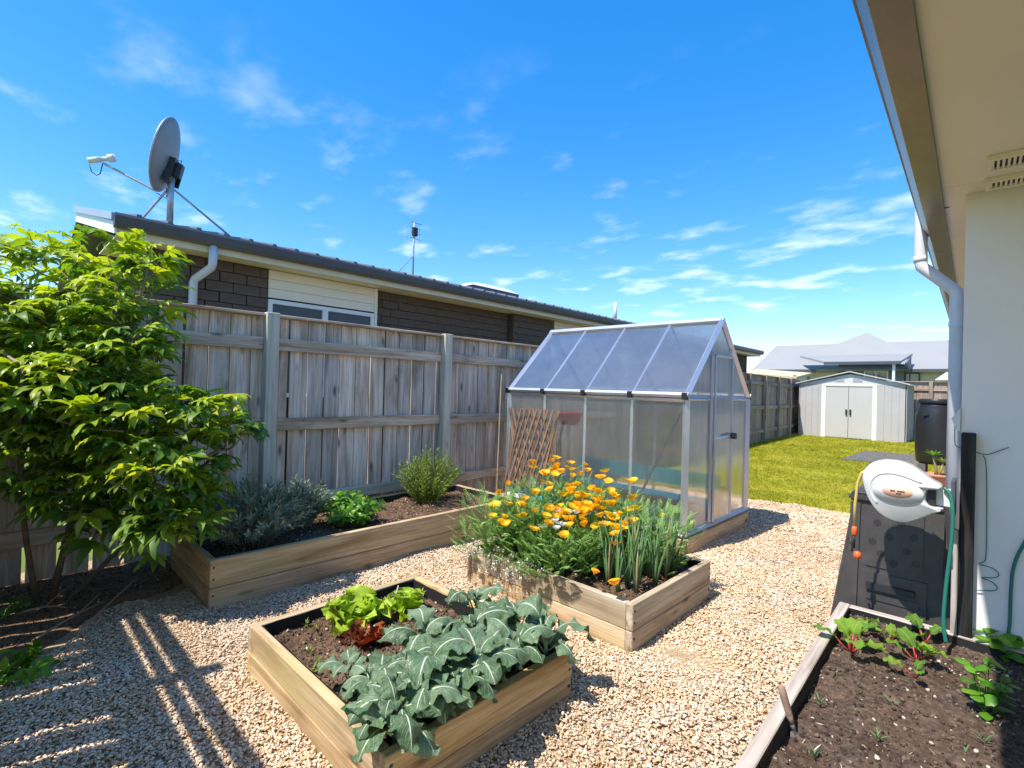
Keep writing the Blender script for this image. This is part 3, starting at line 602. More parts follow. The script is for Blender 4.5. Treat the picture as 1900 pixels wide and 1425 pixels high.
d_.f = [(j*(nn+1)+i, j*(nn+1)+i+1, (j+1)*(nn+1)+i+1, (j+1)*(nn+1)+i) for j in range(nn) for i in range(nn)]; d_.m = [0]*len(d_.f); d_.build('dome', WHITEP, sk, True)
a = atx(1141, 600, -6.9); c = atx(1141, 573, -6.9)
vp = thing('vent_pipe', 'short grey vent pipe at the far end of the neighbour roof', 'pipe', (-6.9, a.y, roofz(-6.9)))
MB().tube([(0, 0, -.03), (0, 0, .48)], .045, 12).build('pipe', PIPE, vp, True); MB().lathe([(.11, 0), (.09, .03), (.05, .07)], 14).build('flashing', ROOF_D, vp, True)

# ------------------------------------------------------------------ the house on the right
YW, XC, ZS = 3.46, -.117, 2.46
hs_ = thing('house', 'white rendered house with cream eaves and bronze gutter beside the compost bin', 'house', (XC, YW, 0))
def th(o): o.location = o.location-Vector((XC, YW, 0)); return o
th(MB().box(XC, 6, YW, 16, 0, ZS+.02).build('wall', RENDER, hs_))
sf = MB(); ys_ = [-1.5, .9, 3.3, 4.7, 7.1, 9.5, 11.9, 16.3]
for a, c in zip(ys_[:-1], ys_[1:]):
    o = th(MB().box(-.206, 6, a+.0015, c-.0015, ZS, ZS+.009).build('soffit_panel', CREAM, hs_))
th(MB().box(-.229, -.2065, -1.5, 16.3, ZS-.03, ZS+.12).build('fascia', FASC if False else GUT_B, hs_))
gp = [(-.230, ZS-.02), (-.295, ZS-.02), (-.310, ZS), (-.328, ZS+.03), (-.336, ZS+.06), (-.343, ZS+.06), (-.343, ZS+.07), (-.328, ZS+.07), (-.302, ZS), (-.290, ZS-.012), (-.230, ZS-.012)]
th(MB().prism(gp, 'y', -1.5, 4.62).build('gutter', GUT_B, hs_)); th(MB().prism(gp, 'y', 4.625, 16.3).build('gutter', GUT_B, hs_))
th(MB().prism([(-.32, ZS+.10), (-.32, ZS+.075), (6, ZS+1.75), (6, ZS+1.78)], 'y', -1.52, 16.32).build('roof', ROOF_D, hs_))
for y0, y1 in ((2.97, 3.13), (3.27, 3.405)):
    v_ = MB(); x0, x1 = -.045, .30; v_.box(x0, x1, y0, y0+.02, ZS-.022, ZS-.001); v_.box(x0, x1, y1-.02, y1, ZS-.022, ZS-.001); v_.box(x0, x0+.015, y0+.02, y1-.02, ZS-.022, ZS-.001); v_.box(x1-.015, x1, y0+.02, y1-.02, ZS-.022, ZS-.001)
    x = x0+.015
    while x < x1-.02: v_.box(x, x+.0085, y0+.02, y1-.02, ZS-.018, ZS-.002); x += .0172
    vo = th(v_.build('vent', CREAM, hs_)); MB().box(x0+.01, x1-.01, y0+.01, y1-.01, ZS-.0085, ZS-.0015).build('vent_backing', BLACKM, vo)
for y_ in (1.05, 3.6): th(MB().tube([(-.212, y_, ZS-.012), (-.185, y_, ZS-.012)], .003, 6).build('soffit_clip', BLACKM, hs_))
PY = 4.2; dp = MB().tube([(-.10, PY, 2.80), (-.28, PY, 2.76), (-.335, PY, 2.71), (-.342, PY, 2.65), (-.342, PY, 2.30), (-.335, PY, 2.262), (-.31, PY, 2.235), (-.185, PY, 2.105), (-.163, PY, 2.075), (-.159, PY, 2.04), (-.159, PY, .0)], .035, 16)
d_ = th(dp.build('downpipe', WHITEP, hs_, True))
cl = MB().lathe([(.039, 0), (.039, .028)], 16, 0, Matrix.Translation((-.159, PY, 1.86))); cl.box(-.14, -.117, PY-.01, PY+.01, 1.862, 1.886); cl.build('pipe_clip', PIPE, d_)
MB().lathe([(.0365, 0), (.0365, .04)], 16, 0, Matrix.Translation((-.342, PY, 2.29))).build('pipe_joint', WHITEP, d_, True)

hs_.rotation_euler = (0, 0, R_(1.2))

# ------------------------------------------------------------------ far house
YH = 31.0
fh = thing('far_house', 'beige brick house with pale grey hipped roofs beyond the shed', 'house', (-5, YH, 0))
def tf(o): o.location = o.location-Vector((-5, YH, 0)); return o
pe = aty(1760, 684, YH); zE = pe.z; zR = aty(1735, 631, YH+3.2).z; pk = aty(1610, 616, YH+4.2)
xl = aty(1396, 655, YH).x
wl = MB(); wl.box(xl+.9, 9, YH+.6, YH+10, 0, zE); tf(wl.build('wall', BRICK_B, fh))
def slab(verts, faces, name, m=ROOF_G, th_=.10):
    n = len(verts); v2 = verts+[(x, y, z-th_) for x, y, z in verts]; f2 = list(faces)+[tuple(i+n for i in f[::-1]) for f in faces]
    from collections import Counter
    ec = Counter(); od = {}
    for f in faces:
        for a, b in zip(f, f[1:]+f[:1]): ec[frozenset((a, b))] += 1; od[frozenset((a, b))] = (a, b)
    for k, c in ec.items():
        if c == 1: a, b = od[k]; f2.append((b, a, a+n, b+n))
    return tf(MB().add(v2, f2).build(name, m, fh))
# main range: ridge along X, hipped at the left
xlr = aty(1440, 637, YH+3.4).x
slab([(xl, YH, zE), (10, YH, zE), (10, YH+3.3, zR), (xlr, YH+3.4, zR), (xl, YH+7, zE), (10, YH+7, zE)], [(0, 1, 2, 3), (3, 2, 5, 4), (0, 3, 4)], 'main_roof')
# raised pyramid of the centre
cx0 = aty(1508, 637, YH+3).x; cx1 = aty(1686, 634, YH+3).x
zq = zE+(zR-zE)*.42-.04; slab([(cx0-.5, YH+1.4, zq), (cx1+.5, YH+1.4, zq), (cx1+.5, YH+7, zq), (cx0-.5, YH+7, zq), (pk.x, YH+4.2, pk.z)], [(0, 1, 4), (1, 2, 4), (2, 3, 4), (3, 0, 4)], 'centre_roof')
# porch roof in front
YP = YH-1.7; pa = aty(1542, 671, YP); pb = aty(1672, 674, YP); pc = aty(1692, 655, YP+1.6); pdd = aty(1482, 652, YP+1.6)
slab([(pa.x-.3, YP, pa.z), (pb.x, YP, pa.z), (pc.x, YP+1.9, pc.z), (pdd.x, YP+1.9, pc.z)], [(0, 1, 2, 3)], 'porch_roof')
tf(MB().box(pa.x-.05, pb.x-.1, YH+.3, YH+.58, 0, pa.z-.05).build('porch_wall', BLUEGREY, fh))
tf(MB().prism([(YP+.1, pa.z-.10), (YP+1.9, pc.z-.12), (YP+1.9, zE-.2)], 'x', pc.x-.12, pc.x-.04).build('porch_gable', BLUEGREY, fh))
tf(MB().box(pa.x-.3, pb.x, YP-.08, YP-.02, pa.z-.16, pa.z-.02).build('porch_gutter', GUT_D, fh)); tf(MB().box(pc.x, 10, YH-.08, YH-.02, zE-.16, zE-.02).build('gutter', GUT_D, fh)); tf(MB().box(xl, pdd.x+.8, YH-.08, YH-.02, zE-.16, zE-.02).build('gutter', GUT_D, fh))
pp = aty(1658, 690, YP+.1); MBp = MB().tube([(pp.x, YP+.15, 0), (pp.x, YP+.15, pa.z-.1)], .06, 10); tf(MBp.build('porch_post', WHITE, fh))
for (xa, xb, ya, yb) in ((1603, 1648, 689, 703), (1668, 1706, 692, 706)):
    p = aty(xa, ya, YH+.25); q = aty(xb, yb, YH+.25); yy = YH+(.24 if xa < 1660 else .53)
    wo = tf(MB().box(p.x, q.x, yy, yy+.05, min(q.z, p.z)-.8, p.z+.03).build('window', WHITE if xa < 1660 else GUT_D, fh)); m_ = (p.x+q.x)/2
    for u0, u1 in ((p.x+.07, m_-.03), (m_+.03, q.x-.07)): MB().box(u0, u1, yy-.012, yy-.002, q.z-.75, p.z-.04).build('pane', GLASS, wo)
# umbrella-like white sail in front of the far wall, low timber canopy left of it
p = aty(1757, 690, 26); q = aty(1738, 706, 26); r = aty(1790, 706, 26)
sh = thing('shade_sail', 'white pointed shade canopy behind the back fence', 'canopy', (p.x, 26, 0))
MB().add([(q.x-p.x, -.8, q.z), (r.x-p.x, -.8, q.z), (r.x-p.x, .8, q.z), (q.x-p.x, .8, q.z), (0, 0, p.z)], [(0, 1, 4), (1, 2, 4), (2, 3, 4), (3, 0, 4)]).build('canopy', WHITE, sh); MB().tube([(0, 0, 0), (0, 0, p.z)], .03, 8).build('pole', GALV, sh)
p0 = aty(1372, 692, 24); p1 = aty(1478, 697, 24); 
ca = thing('pergola', 'low timber pergola roof behind the lawn fence', 'pergola', (p0.x, 24, 0)); wdt = p1.x-p0.x
MB().add([(0, 0, p0.z+.02), (wdt, 0, p1.z-.05), (wdt, 2.5, p1.z+.22), (0, 2.5, p0.z+.30), (0, 0, p0.z-.06), (wdt, 0, p1.z-.13), (wdt, 2.5, p1.z+.14), (0, 2.5, p0.z+.22)], [(0, 1, 2, 3), (7, 6, 5, 4), (0, 4, 5, 1), (1, 5, 6, 2), (2, 6, 7, 3), (3, 7, 4, 0)]).build('roof', plain('straw_roof', (.55, .46, .28), .8), ca)
for u in (.1, wdt-.1):
    for v in (.1, 2.4): MB().box(u-.05, u+.05, v-.05, v+.05, 0, p0.z-.08).build('post', W_FAR, ca)

# ------------------------------------------------------------------ shed
YS = 19.5; xa, xb = -4.87, -1.92; zs = 1.80; za = 2.20; xm = (xa+xb)/2; yb = 21.35
sh = thing('garden_shed', 'grey steel garden shed with white trimmed double doors at the end of the lawn', 'shed', (xm, YS, 0))
def ts(o): o.location = o.location-Vector((xm, YS, 0)); return o
dxa, dxb = aty(1526, 760, YS).x, aty(1625, 760, YS).x; zd = 1.74
b = MB()
def ribbed(b, x0, x1, y, z0, z1):
    x = x0
    while x < x1-.01:
        e_ = min(x+.19, x1); b.box(x, min(x+.02, e_), y-.012, y+.03, z0, z1); b.box(min(x+.02, e_), e_, y, y+.03, z0, z1); x += .19
ribbed(b, xa, dxa, YS, .02, zs); ribbed(b, dxb, xb, YS, .02, zs); ts(b.build('front_panel', SHED, sh))
b = MB(); y = YS
while y < yb: b.box(xb-.03, xb, y+.025, y+.2, .02, zs); b.box(xb-.03, xb+.012, y, y+.025, .02, zs); b.box(xa, xa+.03, y, y+.2, .02, zs); y += .2
b.box(xa, xb, yb, yb+.03, .02, zs); ts(b.build('side_panel', SHED, sh))
ts(MB().prism([(xa+.05, zs), (dxa, zs-.02), (dxb, zs-.02), (xb-.05, zs), (xb-.05, zs+.02), (xm, za-.06), (xa+.05, zs+.02)], 'y', YS+.002, YS+.03).build('gable_panel', plain('shed_pale_steel', (.60, .59, .57), .5, .1), sh))
for x in (xm-.42, xm+.08):
    v_ = MB(); 
    for k in range(4): v_.box(x, x+.26, YS-.012, YS+.0, zs+.09+k*.03, zs+.108+k*.03)
    ts(v_.build('vent', SHEDD, sh))
ts(MB().box(dxa-.03, dxa+.09, YS-.02, YS+.01, .02, zd).build('door_frame', WHITE, sh)); ts(MB().box(dxb-.09, dxb+.03, YS-.02, YS+.01, .02, zd).build('door_frame', WHITE, sh)); ts(MB().box(dxa-.03, dxb+.03, YS-.025, YS+.01, zd, zd+.05).build('door_track', W_HANDLE if False else FASC, sh))
dm = (dxa+dxb)/2
for s_, (u0, u1) in ((1, (dxa+.09, dm-.006)), (-1, (dm+.006, dxb-.09))):
    dd = ts(MB().box(u0, u1, YS-.005, YS+.02, .05, zd).build('door', SHEDD, sh)); xh = u1-.07 if s_ > 0 else u0+.03
    MB().box(xh, xh+.045, YS-.045, YS-.006, .80, .98).build('handle', BLACKM, dd)
for s_ in (1, -1):
    xe = xa-.09 if s_ > 0 else xb+.09
    vs_ = [(xe, YS-.10, zs-.0), (xm, YS-.10, za), (xm, yb+.1, za), (xe, yb+.1, zs-.0)]
    ts(MB().add(vs_+[(x, y, z+.035) for x, y, z in vs_], [(0, 1, 2, 3), (7, 6, 5, 4), (0, 4, 5, 1), (1, 5, 6, 2), (2, 6, 7, 3), (3, 7, 4, 0)]).build('roof_sheet', plain('shed_roof_steel', (.52, .51, .50), .5, .2), sh))

# ------------------------------------------------------------------ greenhouse
gx0, gx1, gy0, gy1 = -4.02, -1.90, 4.15, 5.62; zb0, zsl, ze, zr = .14, .20, 1.34, 2.10; gym = (gy0+gy1)/2
gh = thing('greenhouse', 'aluminium framed polycarbonate greenhouse on timber sleepers', 'greenhouse', ((gx0+gx1)/2, gym, 0))
GL = Vector(((gx0+gx1)/2, gym, 0))
def tg(o): o.location = o.location-GL; return o
def bar(name, p, q, r, m=ALU, par=gh, rel=True, sq=True):
    b = MB(); b.tube([p, q], r*(1.25 if sq else 1), 4 if sq else 8); o = b.build(name, m, par)
    return tg(o) if rel else o
for p, q in (((gx0-.03, gy0-.02), (gx1+.03, gy0-.02)), ((gx0-.03, gy1+.02), (gx1+.03, gy1+.02))): board('sleeper', (*p, .07), (*q, .07), .14, .05, W_BED2, gh)
for x in (gx0-.01, gx1+.015): board('sleeper', (x, gy0+.006, .07), (x, gy1-.006, .07), .139, .05, W_BED2, gh)
ends = (gx0, gx1)
for y in (gy0, gy1):
    bar('sill', (gx0, y, .17), (gx1, y, .17), .028); bar('eave_bar', (gx0-.02, y, ze), (gx1+.02, y, ze), .022); bar('eave_gutter', (gx0-.03, y-(.03 if y == gy0 else -.03), ze+.035), (gx1+.03, y-(.03 if y == gy0 else -.03), ze+.035), .018)
for x in ends: bar('sill', (x, gy0, .17), (x, gy1, .17), .028)
bar('ridge', (gx0-.02, gym, zr), (gx1+.02, gym, zr), .028)
nbay = 4; xs_ = [gx0+(gx1-gx0)*i/nbay for i in range(nbay+1)]
for i, x in enumerate(xs_):
    r = .026 if i in (0, nbay) else .013
    for y in (gy0, gy1): bar('upright', (x, y, .17), (x, y, ze), r); bar('rafter', (x, y, ze+.03), (x, gym, zr+.005), r*.9)
    for y in (gy0, gy1):
        sy = -.035 if y == gy0 else .035; c = MB(); c.box(x-.022, x+.022, y+sy-.022, y+sy+.022, ze-.005, ze+.055); tg(c.build('corner_cap', BLACKM, gh))
bar('cross_brace', (xs_[4]-.02, gy0+.025, ze-.04), (xs_[3]-.02, gy0+.025, .2), .009); bar('cross_brace', (xs_[0]+.02, gy0+.025, ze-.04), (xs_[1], gy0+.025, .2), .009)
def pane(name, p, ux, uy, par=gh):
    """sheet spanned by ux, uy from corner p; flutes run along uy"""
    p, ux, uy = Vector(p), Vector(ux), Vector(uy); nn = ux.cross(uy).normalized()*.002; lx, ly = ux.length, uy.length
    v = [p, p+ux, p+ux+uy, p+uy]; uv = [(0, 0.001), (lx, 0.001), (lx, ly), (0, ly)]
    o = MB().add(v, [(0, 1, 2, 3)], 0, uv).build(name, POLYR if name == 'roof_pane' else POLY, par, fix=False); return tg(o) if par is gh else o
for i in range(nbay):
    a, c = xs_[i]+.012, xs_[i+1]-.012
    for y in (gy0, gy1):
        pane('wall_pane', (a, y, .19), (c-a, 0, 0), (0, 0, ze-.2)); sy = 1 if y == gy0 else -1
        pane('roof_pane', (a, y-sy*.01, ze+.03), (c-a, 0, 0), (0, (gym-y)+sy*.012, zr-ze-.03))
# gables: +X has the door
dy0, dy1 = atx(1319, 800, gx1).y, atx(1352, 800, gx1).y; zdt = atx(1322, 657, gx1).z
sl = (zr-ze)/(gym-gy0)
def zroof(y): return ze+(y-gy0)*sl if y < gym else ze+(gy1-y)*sl
for x in ends:
    front = x == gx1; sx = .0
    bar('gable_stud', (x, dy0, .17), (x, dy0, zroof(dy0)-.02), .014); bar('gable_stud', (x, dy1, .17), (x, dy1, zroof(dy1)-.02), .014)
    bar('gable_rail', (x, gy0, ze), (x, dy0, ze), .011); bar('gable_rail', (x, dy1, ze), (x, gy1, ze), .011); bar('lintel', (x, dy0-.02, zdt), (x, dy1+.02, zdt), .014)
    def gp_(pts):
        o = MB().add([(x, y, z) for y, z in pts], [tuple(range(len(pts)))], 0, [(y, z) for y, z in pts]).build('gable_pane', POLY, gh, fix=False); tg(o)
    gp_([(gy0+.02, .19), (dy0-.01, .19), (dy0-.01, ze-.01), (gy0+.02, ze-.01)]); gp_([(dy1+.01, .19), (gy1-.02, .19), (gy1-.02, ze-.01), (dy1+.01, ze-.01)])
    gp_([(gy0+.03, ze+.01), (dy0-.01, ze+.01), (dy0-.01, zroof(dy0)-.03)]); gp_([(dy1+.01, ze+.01), (gy1-.03, ze+.01), (dy1+.01, zroof(dy1)-.03)])
    gp_([(dy0, zdt+.015), (dy1, zdt+.015), (dy1, zroof(dy1)-.03), (gym, zr-.03), (dy0, zroof(dy0)-.03)] if dy0 < gym < dy1 else [(dy0, zdt+.015), (dy1, zdt+.015), (dy1, zroof(dy1)-.03), (dy0, zroof(dy0)-.03)])
    if not front: gp_([(dy0, .19), (dy1, .19), (dy1, zdt-.015), (dy0, zdt-.015)])
xd = gx1+.03; df = MB()
for p, q in (((dy0+.01, .2), (dy0+.01, zdt-.01)), ((dy1-.01, .2), (dy1-.01, zdt-.01)), ((dy0+.01, .2), (dy1-.01, .2)), ((dy0+.01, zdt-.01), (dy1-.01, zdt-.01)), ((dy0+.01, .98), (dy1-.01, .98))): df.tube([(xd, *p), (xd, *q)], .012, 4)
door = tg(df.build('door', ALU, gh))
for z0, z1 in ((.21, .97), (.99, zdt-.02)): MB().add([(xd, dy0+.02, z0), (xd, dy1-.02, z0), (xd, dy1-.02, z1), (xd, dy0+.02, z1)], [(0, 1, 2, 3)], 0, [(0, .001), (dy1-dy0, .001), (dy1-dy0, 1), (0, 1)]).build('door_pane', POLY, door, fix=False)
hd = MB(); hd.tube([(xd+.01, dy1-.02, .98), (xd+.05, dy1-.02, .98)], .03, 10); hd.tube([(xd+.045, dy1-.02, .98), (xd+.045, dy1-.13, .99)], .011, 8); hd.build('handle', BLACKM, door)
# what stands inside the greenhouse
tr = thing('planting_trough', 'blue lined planting trough with dark soil inside the greenhouse', 'trough', (-2.75, gy0+.42, 0))
b = MB(); b.box(-.95, .80, -.36, -.33, .0, .36); b.box(-.95, .80, .31, .34, 0, .36); b.box(-.95, -.92, -.33, .31, 0, .36); b.box(.77, .80, -.33, .31, 0, .36); b.build('liner', BLUE, tr)
bumpy('soil', -.92, .77, -.33, .31, .31, SOIL_D, .02, 6, 30, 16, tr)
t2 = thing('growing_bench', 'pale bench with a teal edge against the far wall of the greenhouse', 'bench', (-2.85, gy1-.28, 0))
b = MB(); b.box(-.9, .85, -.16, .16, .40, .44); b.build('bench_top', W_BED2, t2); MB().box(-.9, .85, -.19, -.162, .40, .56).build('edge', TEAL, t2)
for x in (-.8, .75): MB().box(x-.03, x+.03, -.14, .14, 0, .4).build('leg', W_BED2, t2)
rb = thing('red_tub', 'red plastic tub hanging inside the greenhouse wall', 'tub', (-3.62, gy0+.62, 0))
MB().lathe([(.10, .98), (.13, 1.02), (.15, 1.10), (.16, 1.11), (.16, 1.125), (.14, 1.125), (.12, 1.03)], 20).build('tub_body', RED, rb, True)
MB().tube([(0, 0, 0), (0, 0, .99)], .02, 8).build('stand', GALV, rb)

# ------------------------------------------------------------------ raised beds
def raised(name, label, rect, top, zsoil, wm, sm, crumb, courses=2, liner=True, t=.042, ends_over=True, soil_amp=.03, seed=0, ncr=5000, slope=None, skip=()):
    x0, x1, y0, y1 = rect; o = thing(name, label, 'raised bed', ((x0+x1)/2, (y0+y1)/2, 0)); ch = (top+.03)/courses
    for k in range(courses):
        za, zb_ = -.03+k*ch, -.03+(k+1)*ch-.003; zc_ = (za+zb_)/2; h_ = zb_-za; j = random.uniform(-.002, .002)
        if 'x0' not in skip: board('sleeper', (x0+t/2+j, y0+t*.0, zc_), (x0+t/2+j, y1, zc_), h_, t, wm, o, (0, 0, 1), .001, .004)
        if 'x1' not in skip: board('sleeper', (x1-t/2+j, y0, zc_), (x1-t/2+j, y1, zc_), h_, t, wm, o, (0, 0, 1), .001, .004)
        if 'y0' not in skip: board('sleeper', (x0+t+.001, y0+t/2+j, zc_), (x1-t-.001, y0+t/2+j, zc_), h_, t, wm, o, (0, 0, 1), .001, .004)
        if 'y1' not in skip: board('sleeper', (x0+t+.001, y1-t/2+j, zc_), (x1-t-.001, y1-t/2+j, zc_), h_, t, wm, o, (0, 0, 1), .001, .004)
    L_ = Vector(((x0+x1)/2, (y0+y1)/2, 0)); i0 = t+.006
    s_, v_ = bumpy('soil', x0+i0, x1-i0, y0+i0, y1-i0, zsoil, sm, soil_amp, 5, 90, 80, o, seed=seed, z_of=slope); s_.location = -L_
    c_ = crumbs('soil_crumbs', v_, ncr, crumb, .004, .013, o); c_.location = -L_
    if liner:
        ln = MB(); q = .005; zl = top-.008
        def strip(ax, fixed, a, b):
            n_ = 26
            for i in range(n_):
                u0, u1 = a+(b-a)*i/n_, a+(b-a)*(i+1)/n_; h0 = zl+.012*mnoise.noise(Vector((u0*7, fixed*5, seed))); h1 = zl+.012*mnoise.noise(Vector((u1*7, fixed*5, seed)))
                w0 = fixed+.006*mnoise.noise(Vector((u0*15, 3, fixed))); w1 = fixed+.006*mnoise.noise(Vector((u1*15, 3, fixed))); zz = zsoil-.06
                pts = [(w0, u0, zz), (w1, u1, zz), (w1, u1, h1), (w0, u0, h0)]; ln.add(pts if ax == 'x' else [(p[1], p[0], p[2]) for p in pts], [(0, 1, 2, 3)])
        if 'x0' not in skip: strip('x', x0+t+.008, y0+t, y1-t)
        if 'x1' not in skip: strip('x', x1-t-.008, y0+t, y1-t)
        if 'y0' not in skip: strip('y', y0+t+.008, x0+t, x1-t)
        if 'y1' not in skip: strip('y', y1-t-.008, x0+t, x1-t)
        lo = ln.build('liner', LINER, o, fix=False); lo.location = -L_
    sc = MB()     # screw heads at the corners
    for (cx, sxn) in ((x0, -1), (x1, 1)):
        for yy in (y0+.02, y1-.02):
            for k in range(courses):
                for dz in (.3, .72): sc.box(cx+sxn*(-.001)-.002, cx+sxn*.0015+.002, yy-.005, yy+.005, -.03+(k+dz)*ch-.005, -.03+(k+dz)*ch+.005)
    so_ = sc.build('screws', BLACKM, o); so_.location = -L_; so_['kind'] = 'stuff'
    return o
raised('raised_bed', 'square timber raised bed of broccoli and lettuce on the gravel', BED1, .225, .155, W_BED, SOIL, C_CRUMB, seed=1)
raised('raised_bed', 'timber raised bed overflowing with poppies and spring onions', BED2, .265, .20, W_BED2, SOIL, C_CRUMB, seed=2)
raised('raised_bed', 'long narrow timber raised bed of shrubs against the fence', LONG, .31, .25, W_BED, SOIL, C_CRUMB, seed=3, ncr=6000)
rbo = raised('raised_bed', 'grey timber raised bed of young chard against the white house', RBED, .22, .165, W_BED3, SOIL_D, C_CRUMBD, courses=1, seed=4, ncr=14000, soil_amp=.028, t=.05)

# the chard bed stands square to the house, which is turned a little from the fence line
_c = Vector((RBED[0], RBED[3], 0)); _v = _c-Vector(rbo.location); rbo.rotation_euler = (0, 0, R_(1.5)); rbo.location = _c-Matrix.Rotation(R_(1.5), 3, 'Z') @ _v

# ------------------------------------------------------------------ leaves and plants
def leafT(Ln, W, prof, a0, a1, ruf=.0, rf=3, cup=.0, nu=6, nv=8, pet=0.0, pr=.004, ph=0.0, twist=0.0, lobes=0.0, fold=0.0):
    b = MB(); p = Vector((0, 0, 0)); 
    if pet:
        q = Vector((math.cos(a0)*pet, 0, math.sin(a0)*pet)); b.tube([p, p.lerp(q, .5)+Vector((0, 0, -.06*pet)), q], [pr*1.2, pr, pr*.8], 5, 1); p = q
    vs_, uv, fs = [], [], []; st = Ln/nv
    for j in range(nv+1):
        v = j/nv; a = a0+(a1-a0)*(v**.9); wv = W/2*prof(v)
        if lobes and v > .12: wv *= 1-lobes*(.5+.5*math.sin(v*27+ph))*.8
        nx, nz = -math.sin(a), math.cos(a); tw = twist*v
        for i in range(nu+1):
            u = i/nu*2-1; h = cup*abs(u)**1.6*wv*2 + ruf*math.sin(rf*6.28*v+ph+(2.1 if u > 0 else 0))*abs(u)**1.7 + ruf*.5*math.sin(rf*13.1*v+ph*2+u*2)*abs(u)**2 - fold*(1-abs(u))*wv
            y_ = u*wv; y2 = y_*math.cos(tw)-h*math.sin(tw); h2 = y_*math.sin(tw)+h*math.cos(tw)
            vs_.append((p.x+nx*h2, p.y+y2, p.z+nz*h2)); uv.append((i/nu, max(v, .001)))
        p = p+Vector((math.cos(a)*st, 0, math.sin(a)*st))
    for j in range(nv):
        for i in range(nu): k = j*(nu+1)+i; fs.append((k, k+1, k+nu+2, k+nu+1))
    b.add(vs_, fs, 0, uv); return b
def prof_oval(v): return max(.02, math.sin(math.pi*min(1, v*.96+.02))**.75)
def prof_kale(v): return max(.05, (math.sin(math.pi*min(1, (v*.97+.03)**.85)))**.55*(1 if v > .18 else .45+v*3))
def prof_lance(v): return max(.03, math.sin(math.pi*v**.8)**1.1) if 0 < v < 1 else .03
def prof_fan(v): return .22+.78*min(1, v*1.35)**.8 if v < .86 else max(.3, 1-((v-.86)/.14)**2*.55)

# broccoli plants
KM = []
for i in range(14):
    T = leafT(random.uniform(.15, .215), random.uniform(.105, .15), prof_kale, R_(random.uniform(38, 75)), R_(random.uniform(-105, -40)), random.uniform(.010, .019), random.uniform(1.8, 3.0), random.uniform(-.30, .02), 12, 20, random.uniform(.05, .11), .0045, random.uniform(0, 6), random.uniform(-.6, .6), .17)
    KM.append(T.mesh('broccoli_leaf', [L_KALE, S_KALE], True))
def broccoli(x, y, z, n, s, label):
    t = thing('broccoli_plant', label, 'plant', (x, y, z), 0, 'broccoli plants in the square bed'); 
    h = .11*s; MB().tube([(0, 0, -.03), (.005, 0, h*.5), (0, 0, h)], [.011*s, .010*s, .008*s], 8).build('stalk', S_KALE, t, True); a0 = random.uniform(0, 6.28)
    for k in range(n):
        a = a0+k*2.399; f = k/n; zz = h*(.35+.65*f); sc_ = s*random.uniform(.85, 1.2)*(1 if f < .75 else .62)
        inst('leaf', random.choice(KM), t, (0, 0, zz), (random.uniform(-.15, .15), -.30*f+random.uniform(-.12, .12)-(.5 if f > .75 else 0), a), sc_)
    return t
BLS = ['broccoli plant in the bed corner whose leaves hang over both near boards', 'broccoli plant drooping over the shaded long board of the square bed', 'broccoli plant just behind the corner one, beside the smallest seedling', 'broccoli plant in the thick of the patch, crowded on every side',
 'broccoli plant spreading broad leaves towards the gravel path side board', 'broccoli plant growing right beside the red lettuce', 'tall broccoli plant behind the crowded middle of the patch', 'broccoli plant one in from the end of the patch by the flower bed',
 'broccoli plant beside the looser pale lettuce at the far board', 'broccoli plant nearest the white alyssum of the flower bed', 'broccoli plant at the bed corner facing the poppy bed', 'broccoli plant whose leaves droop over the near corner joint of the boards', 'broccoli plant with leaves curling over the shaded long board', 'broccoli plant hemmed in behind the front row of the patch']
bpos = [(738, 1335), (850, 1330), (700, 1265), (800, 1255), (905, 1255), (785, 1195), (868, 1180), (960, 1205), (900, 1115), (985, 1150), (1030, 1190), (790, 1355), (880, 1310), (830, 1225), (650, 1228)]
for i, (px, py) in enumerate(bpos):
    p = atz(px, py, .27); x = max(BED1[0]+.1, min(BED1[1]-.085, p.x)); y = max(BED1[2]+.085, min(BED1[3]-.09, p.y))
    small = px == 650
    broccoli(x, y, .155, 6 if small else random.choice((9, 10, 11)), .62 if small else random.uniform(.85, 1.08), 'small broccoli seedling with few leaves beside the bare soil' if small else BLS[i])
# lettuces
def lettuce(name, label, p, m, rad, n, lt):
    t = thing(name, label, 'lettuce', p); ms_ = [lt(i).mesh('lettuce_leaf', [m, m], True) for i in range(7)]
    for k in range(n):
        f = k/n; a = k*2.399; inst('leaf', ms_[k % 7], t, (0, 0, .0), (random.uniform(-.35, .35), -.7*f+.15+random.uniform(-.3, .3), a+random.uniform(-.5, .5)), rad*(1.15-.35*f)*random.uniform(.85, 1.1))
    return t
def lt_g(i): return leafT(1.0, .95, prof_fan, R_(18), R_(48), .17, 3.6, .05, 12, 10, .1, .03, i*1.3)
p = atz(660, 1150, .17); lettuce('lettuce', 'bright lime green frilly lettuce in the square bed', (p.x, p.y, .16), L_LETT, .15, 30, lt_g)
p = atz(752, 1128, .17); lettuce('lettuce', 'looser pale green lettuce tucked beside the white plant tag', (p.x, p.y, .16), L_LETT, .115, 17, lt_g)
def lt_r(i): return leafT(1.0, .7, prof_fan, R_(12), R_(50), .12, 3.6, .08, 8, 8, .1, .03, i*1.7)
p = atz(682, 1185, .17); lettuce('lettuce', 'dark red leaf lettuce between green lettuce and broccoli', (p.x, p.y, .155), L_RED, .105, 22, lt_r)
p = atz(733, 1117, .18); tag(inst('plant_tag', board_mesh(.115, .02, .003, WHITEP), None, (p.x, p.y, .215), (R_(20), R_(-74), R_(40))), 'white plastic plant tag stuck in the soil behind the lettuce', 'plant tag')
